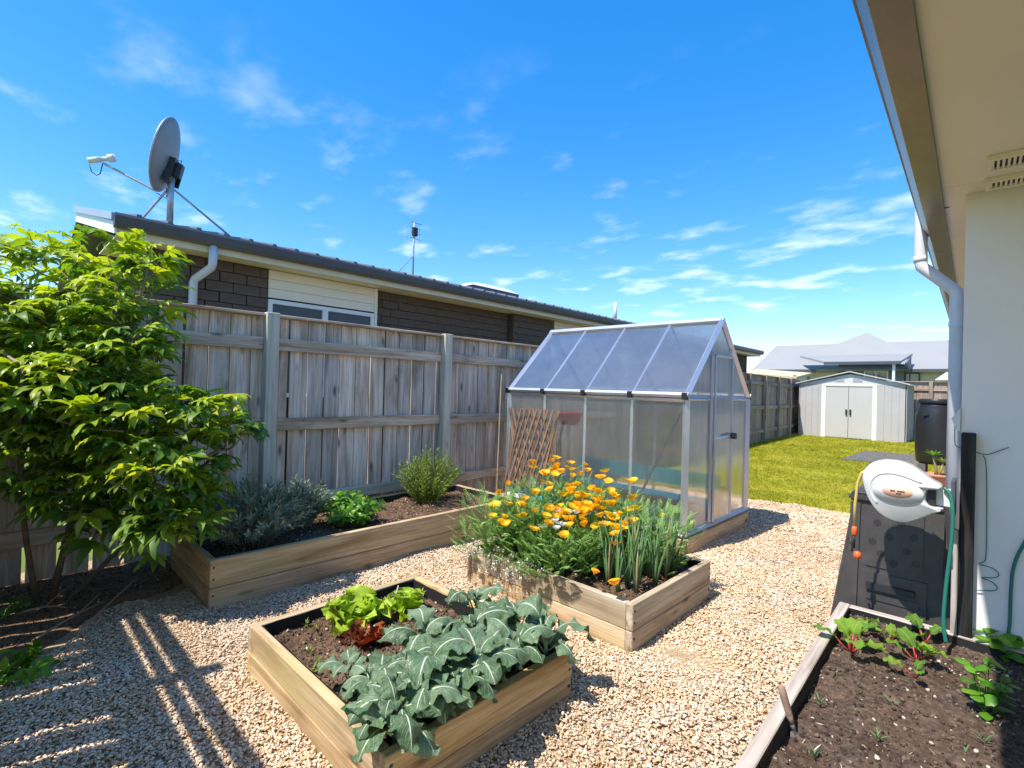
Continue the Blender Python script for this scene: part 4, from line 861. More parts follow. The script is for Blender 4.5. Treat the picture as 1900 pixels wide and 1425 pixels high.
# seedlings and weeds
def seedling(name, label, p, m, n, s, tilt=.6, wd=.14, group=None, prof=prof_lance):
    b = MB()
    for k in range(n):
        T = leafT(s*random.uniform(.7, 1.1), s*wd*random.uniform(.8, 1.2), prof, R_(random.uniform(45, 85)), R_(random.uniform(-10, 50)), 0, 1, .1, 2, 5, 0, 0, 0)
        b.addT(T, Matrix.Translation((random.uniform(-.006, .006), random.uniform(-.006, .006), s*random.uniform(-.05, .25))) @ Matrix.Rotation(k*2.399+random.uniform(-.4, .4), 4, 'Z'))
    o = b.build(name, m, None, True, False); o.location = p; return tag(o, label, 'seedling', group)
for px, py in ((568, 1150), (585, 1158), (575, 1200), (590, 1225), (577, 1238), (735, 1080), (745, 1088), (782, 1095), (715, 1250), (725, 1260)):
    p = atz(px, py+8, .17); seedling('weed_seedling', 'tiny yellow green weed in the bare soil of the square bed', (p.x, p.y, .155), L_FEATH, random.randint(5, 8), random.uniform(.035, .06), group='weeds in the square bed')

# shrubs of the long bed
def sprig_bush(name, label, p, hgt, rad, nst, leafm, ll, lw, nleaf, mat, stemm, up=.6, curve=.3, cat='shrub', lr=.003, spiral=2.4, lean=(0, 0), prof=prof_lance, start=.25, pairs=False, smin=.6):
    t = thing(name, label, cat, p); st = MB(); lf = MB(); T = [leafT(ll*k, lw*k, prof, R_(20), R_(-25), 0, 1, -.1, 2, 4, 0, 0, 0) for k in (.75, 1, 1.2)]
    for i in range(nst):
        a = random.uniform(0, 6.28); rr = rad*math.sqrt(random.uniform(0, 1)); k = rr/rad; hh = hgt*random.uniform(smin, 1)*(1-.45*k*k); b0 = Vector((math.cos(a)*rr*.3, math.sin(a)*rr*.3, -.02)); tip = Vector((math.cos(a)*rr+lean[0], math.sin(a)*rr+lean[1], hh)); mid = b0.lerp(tip, .5)+Vector((-math.cos(a)*rr*curve*.4, -math.sin(a)*rr*curve*.4, hh*curve*.3))
        pts = [(b0*(1-s_)**2+mid*2*s_*(1-s_)+tip*s_*s_) for s_ in [j/6 for j in range(7)]]; st.tube(pts, [lr*(1-.1*j) for j in range(7)], 4, 0, False)
        for j in range(nleaf):
            s_ = start+(1-start)*(j+random.random())/nleaf; q = b0*(1-s_)**2+mid*2*s_*(1-s_)+tip*s_*s_; d = ((mid-b0)*(1-s_)+(tip-mid)*s_).normalized()
            an = j*spiral+i; side = d.orthogonal().normalized(); side.rotate(Matrix.Rotation(an, 3, d)); xdir = (d*up+side*(1-up*.5)).normalized(); y_ = d.cross(xdir).normalized() if abs(d.dot(xdir)) < .99 else side; z_ = xdir.cross(y_)
            if z_.z < 0: z_, y_ = -z_, -y_
            Mx = Matrix((xdir, y_, z_)).transposed().to_4x4(); Mx.translation = q; lf.addT(random.choice(T), Mx)
    st.build('stems', stemm, t, True); f_ = lf.build('foliage', mat, t, True, False); f_['kind'] = 'stuff'; return t
zs_ = .245
def lp(px, py, z=.25): q = atz(px, py, z); return (max(LONG[0]+.15, min(LONG[1]-.10, q.x)), max(LONG[2]+.15, min(LONG[3]-.1, q.y)), zs_)
sprig_bush('lavender_bush', 'grey green lavender bush spilling over the near end of the long bed', (-3.78, 1.30, zs_), .47, .44, 150, None, .048, .011, 26, L_LAV, BARKL, .75, .5)
sprig_bush('lavender_bush', 'smaller grey green lavender bush between the two leafy shrubs of the long bed', (-3.95, 1.74, zs_), .40, .28, 80, None, .046, .011, 24, L_LAV, BARKL, .75, .5)
sprig_bush('leafy_bush', 'low bright green leafy bush in the middle of the long bed', (-3.74, 2.06, zs_), .30, .28, 85, None, .05, .03, 11, L_BASIL, BARKL, .3, .4, prof=prof_oval)
sprig_bush('feathery_bush', 'tall yellow green feathery bush at the far end of the long bed', (-4.02, 3.02, zs_), .56, .36, 190, None, .045, .007, 20, L_FEATH, L_FEATH, .7, .2, smin=.65)
for px, py in ((840, 925), (860, 935), (740, 960), (770, 945), (885, 915)):
    seedling('weed_seedling', 'small green weed in the open soil of the long bed', lp(px, py), L_FEATH, 6, .055, group='weeds in the long bed')
# bamboo stake and lath trellis, blue tub at the greenhouse corner
p = aty(946, 700, 4.0); tag(MB().tube([(0, 0, 0), (.03, 0, 1.55)], .008, 6).build('bamboo_stake', L_DRY), 'thin bamboo stake standing at the greenhouse corner', 'stake').location = (-4.06, 4.02, 0)
tl = thing('lath_trellis', 'expanding brown lath trellis leaning on the greenhouse wall', 'trellis', (-3.6, 4.06, 0))
for k in range(9):
    x = -.34+k*.078
    board('lath', (-3.6+max(-.36, x-.13), 4.052, .33), (-3.6+min(.36, x+.16), 4.085, 1.17), .021, .008, W_LATH, tl, (1, 0, 0), .02, .001); board('lath', (-3.6+min(.36, x+.16), 4.064, .33), (-3.6+max(-.36, x-.13), 4.097, 1.17), .021, .008, W_LATH, tl, (1, 0, 0), .02, .001)
for x in (-.34, .33): board('lath', (-3.6+x, 4.05, .0), (-3.6+x, 4.09, .95), .02, .012, W_LATH, tl, (1, 0, 0))
p = atz(975, 925, .12); bt = thing('blue_tub', 'teal blue plastic tub by the trellis behind the poppies', 'tub', (-3.18, 3.78, 0))
MB().lathe([(.13, 0), (.17, .27), (.185, .275), (.185, .30), (.165, .30), (.12, .04)], 22).build('tub_body', TEAL, bt, True); MB().tube([(.18*math.cos(a), .18*math.sin(a)*.15, .28+.12*math.sin(a)) for a in [k*math.pi/10 for k in range(11)]], .005, 6).build('handle', GALV, bt, True)

# ------------------------------------------------------------------ poppy bed
def petalT(Ln, W, a0, a1): return leafT(Ln, W, prof_fan, a0, a1, Ln*.06, 1.5, .16, 6, 6, 0, 0, random.uniform(0, 6))
def flower_mesh(m, a0, a1, Ln=.036, npet=4, cup=True):
    b = MB()
    for k in range(npet): b.addT(petalT(Ln, Ln*1.45, R_(a0+random.uniform(-8, 8)), R_(a1+random.uniform(-10, 10))), Matrix.Rotation(k*6.283/npet+random.uniform(-.15, .15), 4, 'Z') @ Matrix.Translation((.003, 0, 0)))
    b.tube([(0, 0, -.004), (0, 0, .014)], [.004, .0015], 6, 1); return b.mesh('flower', [m, P_YELLOW], True, False)
FLO = [flower_mesh(P_ORANGE, 25, 75), flower_mesh(P_ORANGE, 10, 50), flower_mesh(P_ORANGE, 50, 88, .032)]; FLY = [flower_mesh(P_YELLOW, 20, 70), flower_mesh(P_YELLOW, 5, 45), flower_mesh(P_YELLOW, 45, 85, .033)]
FLW = [flower_mesh(P_WHITE, 20, 65, .036), flower_mesh(P_WHITE, 5, 35, .040)]
def surf(x, y): 
    d = ((x-BED2[0])*-.693/-.693*0 + (-.693*(x+1.36)+.721*(y-2.39)))     # metres behind the near corner, along the view
    return .34+.40*max(0, min(1.15, d/1.35))
def on_surf(px, py):
    d = ray(px, py); s_ = 1.6
    while s_ < 5:
        q = CC+d*s_
        if q.z <= surf(q.x, q.y) and q.x > BED2[0]-.15: break
        s_ += .01
    q.x = min(max(q.x, BED2[0]-.06), BED2[1]+.03); q.y = min(max(q.y, BED2[2]-.05), BED2[3]+.05); return q
ZF = [(270,325,'o'),(215,380,'o'),(415,222,'o'),(555,165,'o'),(530,185,'o'),(645,195,'o'),(640,232,'o'),(730,212,'o'),(745,243,'o'),(490,258,'o'),(548,232,'o'),(655,277,'y'),(703,262,'o'),(512,320,'o'),(430,378,'o'),(652,362,'y'),(775,355,'o'),(735,388,'y'),(830,370,'y'),(885,365,'y'),(895,392,'y'),(925,410,'o'),(815,408,'y'),(850,440,'y'),(995,308,'o'),(1015,412,'o'),(990,480,'y'),(1040,470,'y'),(265,440,'o'),(190,450,'y'),(150,525,'y'),(243,527,'y'),(340,515,'y'),(362,518,'y'),(428,490,'o'),(240,572,'y'),(163,572,'y'),(550,478,'o'),(515,478,'o'),(660,462,'y'),(690,475,'y'),(720,490,'o'),(745,470,'y'),(772,470,'y'),(700,455,'o'),(832,470,'o'),(825,517,'o'),(712,540,'o'),(728,572,'o'),(792,582,'y'),(850,570,'o'),(935,508,'o'),(637,570,'o'),(650,542,'o'),(905,590,'y'),(940,600,'y'),(918,622,'o'),(960,585,'y'),(990,545,'o'),(1020,552,'o'),(965,568,'o'),(910,683,'o'),(607,640,'o'),(370,415,'o'),(518,355,'o'),(357,455,'o'),(912,925,'o'),(785,857,'o'),(1197,522,'y'),
 *[(random.gauss(700, 150), random.gauss(450, 95), random.choice('ooyy')) for k in range(34)], *[(random.gauss(600, 130), random.gauss(260, 60), 'o') for k in range(10)],
 (350,392,'w'),(478,582,'w'),(550,545,'w'),(575,560,'w'),(598,570,'w'),(560,590,'w'),(645,490,'w'),(675,495,'w'),(905,512,'w'),(412,318,'w'),(490,318,'w'),(560,485,'w')]
# plants first: spread over the bed, then every flower goes to the nearest one
pp_ = []
for j in range(4):
    for i in range(4):
        x = BED2[0]+.14+(i+random.uniform(-.2, .2))*.31; y = BED2[2]+.13+(j+random.uniform(-.2, .2))*.25
        if x > -1.62 and y < 2.80 or (x > -1.50): continue
        pp_.append((x, y))
PB = [leafT(.10*k, .006*k, prof_lance, R_(50), R_(-15), 0, 1, 0, 2, 5, 0, 0, 0) for k in (.7, 1, 1.3)]
def fern():
    b = MB()                       # one finely cut leaf
    for k in range(7):
        s_ = .25+k*.11; a = R_(50-40*s_); c = Vector((.10*s_*math.cos(.6), 0, .10*s_*math.sin(.75)))
        for sg in (-1, 1): b.addT(leafT(.035*(1.15-s_*.6), .006, prof_lance, R_(25), R_(-5), 0, 1, 0, 2, 3), Matrix.Translation(c) @ Matrix.Rotation(sg*.75, 4, 'Z'))
    b.addT(leafT(.115, .004, prof_lance, R_(45), R_(15), 0, 1, 0, 2, 4), Matrix.Identity(4)); return b
FERN = [fern() for k in range(3)]
BROAD = [leafT(.07*k, .022*k, prof_lance, R_(35), R_(-35), .002, 2, .1, 2, 6) for k in (.8, 1, 1.25)]
plants = []
for x, y in pp_:
    t = thing('poppy_plant', 'feathery green poppy plant carrying cupped orange and yellow flowers', 'plant', (x, y, .20), 0, 'poppy plants crowded in the timber bed'); f = MB(); hs2 = surf(x, y)-.20
    for k in range(230):
        a = random.uniform(0, 6.28); r = .24*math.sqrt(random.random()); z = max(.0, hs2*random.uniform(.05, .95)*(1-.35*(r/.24)**2)); wx, wy = r*math.cos(a), r*math.sin(a)
        if x+wx > -1.47 or x+wx < BED2[0]-.04 or y+wy > 3.42 or (x+wx > -1.78 and y+wy < 2.95): continue
        T = random.choice(FERN); f.addT(T, Matrix.Translation((wx, wy, z)) @ Matrix.Rotation(a+random.uniform(-.9, .9), 4, 'Z') @ Matrix.Rotation(random.uniform(-.5, .3), 4, 'Y') @ Matrix.Scale(random.uniform(.8, 1.35), 4))
    for k in range(45):                 # broader leaves low in the clump
        a = random.uniform(0, 6.28); r = random.uniform(.02, .2); wx, wy = r*math.cos(a), r*math.sin(a)
        if x+wx > -1.47 or x+wx < BED2[0]-.04 or y+wy > 3.42 or (x+wx > -1.78 and y+wy < 2.95): continue
        f.addT(random.choice(BROAD), Matrix.Translation((wx, wy, hs2*random.uniform(.1, .8))) @ Matrix.Rotation(a+random.uniform(-1, 1), 4, 'Z') @ Matrix.Rotation(random.uniform(-.6, .2), 4, 'Y'))
    for k in range(14):
        a = random.uniform(0, 6.28); r = random.uniform(.05, .18); f.tube([(0, 0, 0), (r*.4*math.cos(a), r*.4*math.sin(a), hs2*.5), (r*math.cos(a), r*math.sin(a), hs2*random.uniform(.7, 1.05))], .0018, 4, 0, False)
    o = f.build('foliage', L_POPPY, t, True, False); o['kind'] = 'stuff'; plants.append((t, x, y))
for zx, zy, c in ZF:
    px, py = 860+zx/3.239, 800+zy/3.239; q = on_surf(px, py); t, x, y = min(plants, key=lambda k: (k[1]-q.x)**2+(k[2]-q.y)**2)
    loc = Vector((q.x-x, q.y-y, q.z-.20)); me = random.choice(FLO if c == 'o' else FLY if c == 'y' else FLW); sc_ = random.uniform(.95, 1.35)*(.72 if c == 'w' else 1); t['n'+c] = t.get('n'+c, 0)+1
    fl = inst('flower', me, t, loc, (random.uniform(-.35, .35), random.uniform(-.35, .35), random.uniform(0, 6.28)), sc_)
    b0 = Vector((loc.x*.35, loc.y*.35, max(0, loc.z-.30))); st = MB().tube([b0-loc, (b0-loc)*.4+Vector((0, 0, -.03)), (0, 0, -.004)], .0016, 4); so2 = st.build('flower_stem', L_POPPY, t); so2.location = loc
for t, x, y in plants:
    o_, y_, w_ = t.get('no', 0), t.get('ny', 0), t.get('nw', 0)
    t['label'] = ('poppy plant with white blooms among its orange and yellow cups' if w_ else 'ferny poppy plant with no open flowers in the crowded flower bed' if o_+y_ == 0 else 'poppy plant bearing mostly clear yellow cupped flowers' if y_ > o_ else 'poppy plant bearing mostly deep orange cupped flowers')
    for k in ('no', 'ny', 'nw'):
        if k in t: del t[k]
# spring onions in the near corner of the poppy bed
for k, (px, py, n, h, lab) in enumerate([(1165, 1092, 8, .27, 0), (1185, 1085, 8, .30, 0), (1150, 1080, 7, .27, 0), (1205, 1070, 8, .30, 0), (1225, 1055, 6, .36, 1), (1248, 1058, 7, .26, 0), (1175, 1065, 8, .32, 0), (1135, 1065, 6, .26, 0), (1195, 1048, 6, .33, 0), (1160, 1050, 8, .33, 0), (1215, 1085, 7, .26, 0), (1145, 1100, 6, .22, 0), (1180, 1100, 7, .25, 0), (1235, 1070, 7, .28, 0), (1128, 1085, 6, .24, 0)]):
    q = atz(px, py, .21); x = min(BED2[1]-.07, max(BED2[0]+.1, q.x)); y = max(BED2[2]+.07, min(BED2[3]-.08, q.y))
    t = thing('spring_onion', 'spring onion with a tall stalk and closed pale bud' if lab else 'spring onion clump with upright hollow green leaves', 'onion', (x, y, .20), 0, None if lab else 'spring onions in the poppy bed')
    for i in range(n):
        a = random.uniform(0, 6.28); le = h*random.uniform(.9, 1.5); sp = random.uniform(.02, .30)*le; bend = random.random() < .18; tip = Vector((math.cos(a)*sp, math.sin(a)*sp, le)); 
        pts = [Vector((math.cos(a)*.006, math.sin(a)*.006, -.01)), tip*.35+Vector((0, 0, .02)), tip*.7+Vector((0, 0, .02)), tip+Vector((0, 0, -.10*le if bend else 0))]
        if bend: pts.append(pts[-1]+Vector((math.cos(a)*.05, math.sin(a)*.05, -.08)))
        MB().tube(pts, ([.0055, .0072, .006, .0035, .0015] if bend else [.0055, .0075, .0062, .0014])[:len(pts)], 6).build('leaf', L_DRY if random.random() < .12 else L_ONION, t, True)
    if lab: MB().tube([(0, 0, 0), (.004, 0, .2), (.0, 0, .42)], [.006, .007, .004], 8).build('flower_stalk', L_ONION, t, True); MB().lathe([(.003, .41), (.010, .425), (.009, .44), (.002, .465)], 10).build('flower_bud', L_FEATH, t, True)
# alyssum spilling over the front edge
q = aty(965, 1062, BED2[2]-.04)
al = thing('alyssum_plant', 'straggly white flowered alyssum hanging over the poppy bed edge', 'plant', (-2.22, BED2[2]+.03, .24)); st = MB(); fl = MB(); lf = MB()
disc = MB().add([(.0045*math.cos(k*1.0472), .0045*math.sin(k*1.0472), 0) for k in range(6)], [(0, 1, 2, 3, 4, 5)])
for k in range(90):
    u = random.gauss(-.02, .14); a = random.uniform(.3, 1); tip = Vector((u*1.05+random.uniform(-.05, .05), -.05-.13*random.random(), .10-.26*a*random.random())); b0 = Vector((u*.7, .03, .0)); mid = (b0+tip)/2+Vector((0, -.02, .07))
    pts = [b0*(1-s_)**2+mid*2*s_*(1-s_)+tip*s_*s_ for s_ in (0, .25, .5, .75, 1)]; st.tube(pts, .0012, 4, 0, False)
    for i in range(7): q = tip+Vector((random.gauss(0, .010), random.gauss(0, .010), random.gauss(0, .010))); fl.addT(disc, Matrix.Translation(q) @ Matrix.Rotation(random.uniform(-1.2, 1.2), 4, 'X') @ Matrix.Rotation(random.uniform(-1.2, 1.2), 4, 'Y'))
    for i in range(5): s_ = random.uniform(.2, .9); q = b0*(1-s_)**2+mid*2*s_*(1-s_)+tip*s_*s_; lf.addT(PB[0], Matrix.Translation(q) @ Matrix.Rotation(random.uniform(0, 6.28), 4, 'Z') @ Matrix.Scale(.35, 4))
st.build('stems', L_FEATH, al); o = fl.build('blossom', P_WHITE, al, False, False); o['kind'] = 'stuff'; o = lf.build('foliage', L_FEATH, al, False, False); o['kind'] = 'stuff'

# ------------------------------------------------------------------ tree by the fence
tr_ = thing('garden_tree', 'bushy tree with drooping fingered lime green leaves against the paling fence', 'tree', (-4.1, .28, 0)); TO = Vector((-4.1, .28, 0))
def palm(n, s, m0):
    b = MB(); b.tube([(0, 0, 0), (s*.30, 0, s*.02)], .0018, 4, 1)
    for k in range(n):
        a = (k-(n-1)/2)*R_(random.uniform(32, 46)); le = s*(1-.22*abs(k-(n-1)/2)/((n-1)/2))
        T = leafT(le*random.uniform(.8, 1.1), le*random.uniform(.24, .34), prof_lance, R_(random.uniform(5, 25)), R_(random.uniform(-80, -25)), .004, 1.5, .14, 2, 6, 0, 0, 0, random.uniform(-.3, .3)); b.addT(T, Matrix.Translation((s*.30, 0, s*.02)) @ Matrix.Rotation(a, 4, 'Z'))
    return b
PT = [palm(5, .155, 0), palm(5, .13, 0), palm(7, .145, 0), palm(5, .10, 0)]
PM = [T.mesh('tree_leaf', [L_TREE, BARKL], True, False) for T in PT]; PMY = [T.mesh('young_tree_leaf', [L_TREEY, BARKL], True, False) for T in PT]
# clumps of foliage: pixel, distance along the view, radius
CL = [(200,475,3.25,.17,1),(250,520,3.2,.18,1),(110,500,3.2,.22,1),(40,480,3.3,.22,1),(60,580,3.1,.26,1),(160,580,3.1,.26,1),(230,600,3.1,.22,1),(280,470,3.2,.10,1),(30,660,3.0,.24,0),(120,680,3.0,.26,1),(210,690,3.0,.24,1),(270,640,3.15,.14,0),
 (290,740,3.05,.18,0),(190,770,3.05,.25,0),(90,770,2.9,.25,1),(20,760,3.0,.22,0),(340,770,3.05,.17,1),(388,765,3.1,.14,1),(425,800,3.15,.08,0),(450,806,3.2,.05,0),(330,840,3.0,.18,0),(255,870,2.95,.19,1),(170,860,3.1,.22,0),(70,850,2.9,.24,1),(310,930,2.95,.17,0),(340,970,2.9,.11,0),(380,880,3.1,.12,0),(230,945,3.1,.15,0),(140,930,3.1,.12,0),(-40,600,3.0,.3,1),(-60,760,2.9,.3,0),(150,820,3.3,.25,0),(250,760,3.3,.22,0),(100,640,3.4,.28,0),(200,640,3.4,.24,0),(290,985,2.95,.12,0),(200,970,3.05,.12,0),(60,720,2.8,.2,1),(230,800,2.85,.18,1),(150,910,2.9,.18,1),(300,880,2.85,.14,1)]
trunk = MB(); forks = []
def bez(a, m, c, n=7): return [a*(1-s_)**2+m*2*s_*(1-s_)+c*s_*s_ for s_ in [j/n for j in range(n+1)]]
stems = [(Vector((-4.1, .28, -.03)), Vector((-4.15, .45, 1.0)), Vector((-3.95, .62, 1.75)), .019), (Vector((-4.12, .24, -.03)), Vector((-4.0, .1, .7)), Vector((-3.75, .12, 1.45)), .016), (Vector((-4.06, .32, -.03)), Vector((-3.95, .75, .5)), Vector((-3.6, 1.05, .95)), .015)]
for a, m, c, r in stems:
    pts = [q-TO for q in bez(a, m, c)]; MB().tube(pts, [r*(1-.06*j) for j in range(8)], 8).build('trunk', BARK, tr_, True); forks += [q for q in bez(a, m, c)[2:]]
br = MB(); allp = []
for px, py, dp_, rad, yg in CL:
    c = CC+ray(px, py)*dp_
    if c.x < XF+.13+rad*.5 and c.z < 2.0: c.x = XF+.13+rad*.5
    f = min(forks, key=lambda q: (q-c).length); mid = (f+c)/2+Vector((0, 0, -.08)); br = MB(); br.tube([q-TO for q in bez(f, mid, c, 5)], [.010, .009, .008, .007, .005, .004], 5, 0, False).build('branch', BARKL, tr_, True)
    nl = int(33*(rad/.2)**1.8)+7
    for k in range(nl):
        v = Vector((random.gauss(0, 1), random.gauss(0, 1), random.gauss(0, .8))).normalized()*rad*random.uniform(.35, 1.05)**.6; q = c+v
        if q.x < XF+.05 and q.z < 2.02: q.x = XF+.05+random.uniform(0, .08)
        h = Vector((v.x, v.y, 0)); a = math.atan2(h.y, h.x)+random.uniform(-.7, .7); topness = v.z/rad
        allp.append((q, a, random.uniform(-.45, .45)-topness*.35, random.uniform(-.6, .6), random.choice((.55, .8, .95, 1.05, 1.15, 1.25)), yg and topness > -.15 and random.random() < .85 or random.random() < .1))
allp.sort(key=lambda t: (t[0]-CC).length); cr = MB(); cry = MB(); nleafobj = 0
for q, a, pt_, rl, s_, yg in allp:
    Mx = Matrix.Translation(q-TO) @ Matrix.Rotation(a, 4, 'Z') @ Matrix.Rotation(pt_, 4, 'Y') @ Matrix.Rotation(rl, 4, 'X') @ Matrix.Scale(s_, 4); px, py, dz = proj(q); k = random.randrange(4)
    if nleafobj < 290 and -20 < px and random.random() < .6:
        o = bpy.data.objects.new('leaf', (PMY if yg else PM)[k]); link(o, tr_); o.matrix_local = Mx; nleafobj += 1
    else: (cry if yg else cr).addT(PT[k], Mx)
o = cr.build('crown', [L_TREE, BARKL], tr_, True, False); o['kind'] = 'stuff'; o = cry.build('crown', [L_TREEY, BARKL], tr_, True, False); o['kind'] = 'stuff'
# fallen sticks on the dirt, weeds at the frame's edge
for (a, b_) in (((140, 1180), (255, 1075)), ((30, 1140), (125, 1128)), ((60, 1190), (205, 1112))):
    p, q = atz(*a, .05), atz(*b_, .05); st = MB(); m = (p+q)/2+Vector((.02, .02, .05)); st.tube(bez(p-p, m-p, q-p, 6), [.007, .0068, .006, .0055, .005, .004, .003], 6)
    st.tube([bez(p-p, m-p, q-p, 6)[3], bez(p-p, m-p, q-p, 6)[3]+Vector((-.03, .10, .08))], [.004, .002], 5); o = st.build('fallen_stick', BARKL, None, True); o.location = p; tag(o, 'thin dry stick lying on the bare dirt under the tree', 'stick', 'sticks under the tree')
p = atz(30, 1250, .02); sprig_bush('weed_clump', 'green leafy weed clump at the edge of the gravel below the tree', (p.x, p.y, 0), .13, .16, 22, None, .055, .025, 6, L_BASIL, L_BASIL, .3, .4, 'weed', .002, prof=prof_oval)
p = atz(30, 1135, .03); sprig_bush('weed_clump', 'small weed sprouting in the bare dirt beside the fallen sticks', (p.x, p.y, .02), .09, .09, 8, None, .04, .02, 5, L_BASIL, L_BASIL, .3, .4, 'weed', .002, prof=prof_oval)

# ------------------------------------------------------------------ right-hand corner: chard bed, compost bin, hose reel
CH = [leafT(random.uniform(.075, .10), random.uniform(.05, .065), prof_oval, R_(random.uniform(40, 65)), R_(random.uniform(-50, 0)), .007, 2.5, .05, 8, 10, random.uniform(.05, .08), .0032, random.uniform(0, 6), random.uniform(-.3, .3)).mesh('chard_leaf', [L_CHARD, S_RED], True) for k in range(8)]
def chard(px, py, n, s, label):
    p = atz(px, py, .17); t = thing('chard_plant', label, 'plant', (p.x, p.y, .165))
    a0 = random.uniform(0, 6)
    for k in range(n): inst('leaf', CH[(k*3+n) % 8], t, (0, 0, -.005), (random.uniform(-.2, .2), random.uniform(-.35, .25), a0+k*2.4), s*1.15*random.uniform(.75, 1.1))
    return t
chard(1578, 1207, 7, 1.1, 'largest young chard with red stalks and a broad arching leaf'); chard(1598, 1175, 4, .95, 'upright chard seedling by the far corner board'); chard(1702, 1225, 6, 1.0, 'lime green chard seedling with short red stalks mid bed'); chard(1716, 1190, 4, .95, 'slim red stalked chard seedling near the compost bin'); chard(1650, 1190, 4, .8, 'narrow leaved chard seedling between the tallest two'); chard(1700, 1255, 3, .8, 'limp chard seedling with yellowing leaves lying on the soil')
p = atz(1830, 1320, .17); sprig_bush('bean_plant', 'bushy green bean plant in the shade beside the white wall', (p.x, p.y, .165), .24, .10, 9, None, .06, .042, 4, L_BASIL, L_BASIL, .2, .3, 'plant', .003, prof=prof_oval)
p = atz(1850, 1210, .17); sprig_bush('bean_plant', 'small bean plant against the far board by the white wall', (p.x, p.y, .165), .16, .08, 6, None, .07, .05, 4, L_BASIL, L_BASIL, .2, .3, 'plant', .003, prof=prof_oval)
for px, py in ((1552, 1255), (1520, 1305), (1655, 1305), (1630, 1368), (1825, 1375), (1512, 1400), (1790, 1400)):
    p = atz(px, py, .17); seedling('onion_seedling', 'tiny green seedling in the dark soil of the chard bed', (p.x, p.y, .16), L_ONION, 6, .045, wd=.12, group='seedlings in the chard bed')
# trowel
p = atz(1475, 1352, .18); q = aty(1435, 1255, p.y+.02); d = (q-p)
tw = thing('garden_trowel', 'wooden handled garden trowel stuck upright in the dark soil', 'trowel', (p.x, p.y, .16)); dn = Vector((-.30, -.06, 1)).normalized(); lt_ = .155
h0 = dn*.035; MB().tube([h0, h0+dn*.02, h0+dn*.05, h0+dn*.10, h0+dn*.125, h0+dn*.135], [.009, .011, .0125, .0135, .013, .006], 12).build('handle', W_HANDLE, tw, True); MB().tube([h0-dn*.02, h0+dn*.012], .0085, 10).build('ferrule', GALV, tw, True)
bl = MB(); sv = Vector((.721, .693, 0))
for k, (s_, wv) in enumerate(((.012, .010), (-.01, .020), (-.05, .024), (-.09, .020), (-.12, .006))): c = dn*s_; bl.add([c-sv*wv+Vector((0, -.006, 0)), c, c+sv*wv+Vector((0, -.006, 0))], [(3*k-3, 3*k-2, 3*k+1, 3*k), (3*k-2, 3*k-1, 3*k+2, 3*k+1)] if 0 else [])
bl.f = [f for k in range(4) for f in ((3*k, 3*k+1, 3*k+4, 3*k+3), (3*k+1, 3*k+2, 3*k+5, 3*k+4))]; bl.m = [0]*len(bl.f); bl.build('blade', GALV, tw, True)
# compost bin: tapered square body, lid, slotted panels, hatch
cbx, cby = -.395, 3.83; cb_ = thing('compost_bin', 'black plastic tapered compost bin behind the chard bed', 'compost bin', (cbx, cby, 0))
hb, ht, zt = .305, .205, .80
def frus(b, h0, h1, z0, z1, mi=0):
    b.add([(-h0, -h0, z0), (h0, -h0, z0), (h0, h0, z0), (-h0, h0, z0), (-h1, -h1, z1), (h1, -h1, z1), (h1, h1, z1), (-h1, h1, z1)], [(0, 3, 2, 1), (4, 5, 6, 7), (0, 1, 5, 4), (1, 2, 6, 5), (2, 3, 7, 6), (3, 0, 4, 7)], mi)
def hw(z): return hb+(ht-hb)*z/zt
b = MB(); frus(b, hb, ht, 0, zt); bo = b.build('body', BLACKP, cb_)
bm = bmesh.new(); bm.from_mesh(bo.data); bmesh.ops.bevel(bm, geom=list(bm.edges), offset=.02, segments=3, affect='EDGES'); bm.to_mesh(bo.data); bm.free()
def face_box(b, u0, u1, z0, z1, d0, d1):    # on the -Y face, following its slope
    v = []
    for d in (d0, d1):
        for (u, z) in ((u0, z0), (u1, z0), (u1, z1), (u0, z1)): v.append((u, -hw(z)-d, z))
    b.add(v, [(0, 1, 2, 3), (7, 6, 5, 4), (0, 4, 5, 1), (1, 5, 6, 2), (2, 6, 7, 3), (3, 7, 4, 0)])
for u0, u1, z0, z1 in ((-.215, -.165, .02, .77), (.165, .215, .02, .77)): b = MB(); face_box(b, u0, u1, z0, z1, -.002, .012); b.build('corner_rib', BLACKP, cb_)
b = MB(); face_box(b, -.13, .13, .42, .75, -.002, .007); b.build('upper_panel', BLACKP, cb_)
b = MB(); face_box(b, -.15, .15, .06, .39, -.002, .010); hat = b.build('hatch', BLACKP, cb_)
b = MB(); face_box(b, -.12, .10, .30, .335, .008, .035); b.build('hatch_handle', BLACKM, hat)
b = MB(); face_box(b, -.12, .12, .24, .28, .009, .016); face_box(b, -.12, .12, .08, .10, .009, .016); b.build('hatch_rib', BLACKP, hat)
sl_b = MB()
for (u, z) in ((-.08, .67), (.03, .69), (.09, .62), (-.02, .60), (-.10, .56), (.06, .54), (-.06, .50), (.10, .48), (.0, .46)):
    for k in range(5): sl_b_ = (k-2)*.0075; face_box(sl_b, u+sl_b_-.0022, u+sl_b_+.0022, z-.022+abs(k-2)*.005, z+.022-abs(k-2)*.005, .0065, .0082)
o = sl_b.build('air_slots', BLACKM, cb_); o['kind'] = 'stuff'
b = MB(); frus(b, .225, .225, zt-.02, zt+.02); frus(b, .225, .15, zt+.021, zt+.065); lid = b.build('lid', BLACKP, cb_)
bm = bmesh.new(); bm.from_mesh(lid.data); bmesh.ops.bevel(bm, geom=list(bm.edges), offset=.010, segments=2, affect='EDGES'); bm.to_mesh(lid.data); bm.free()
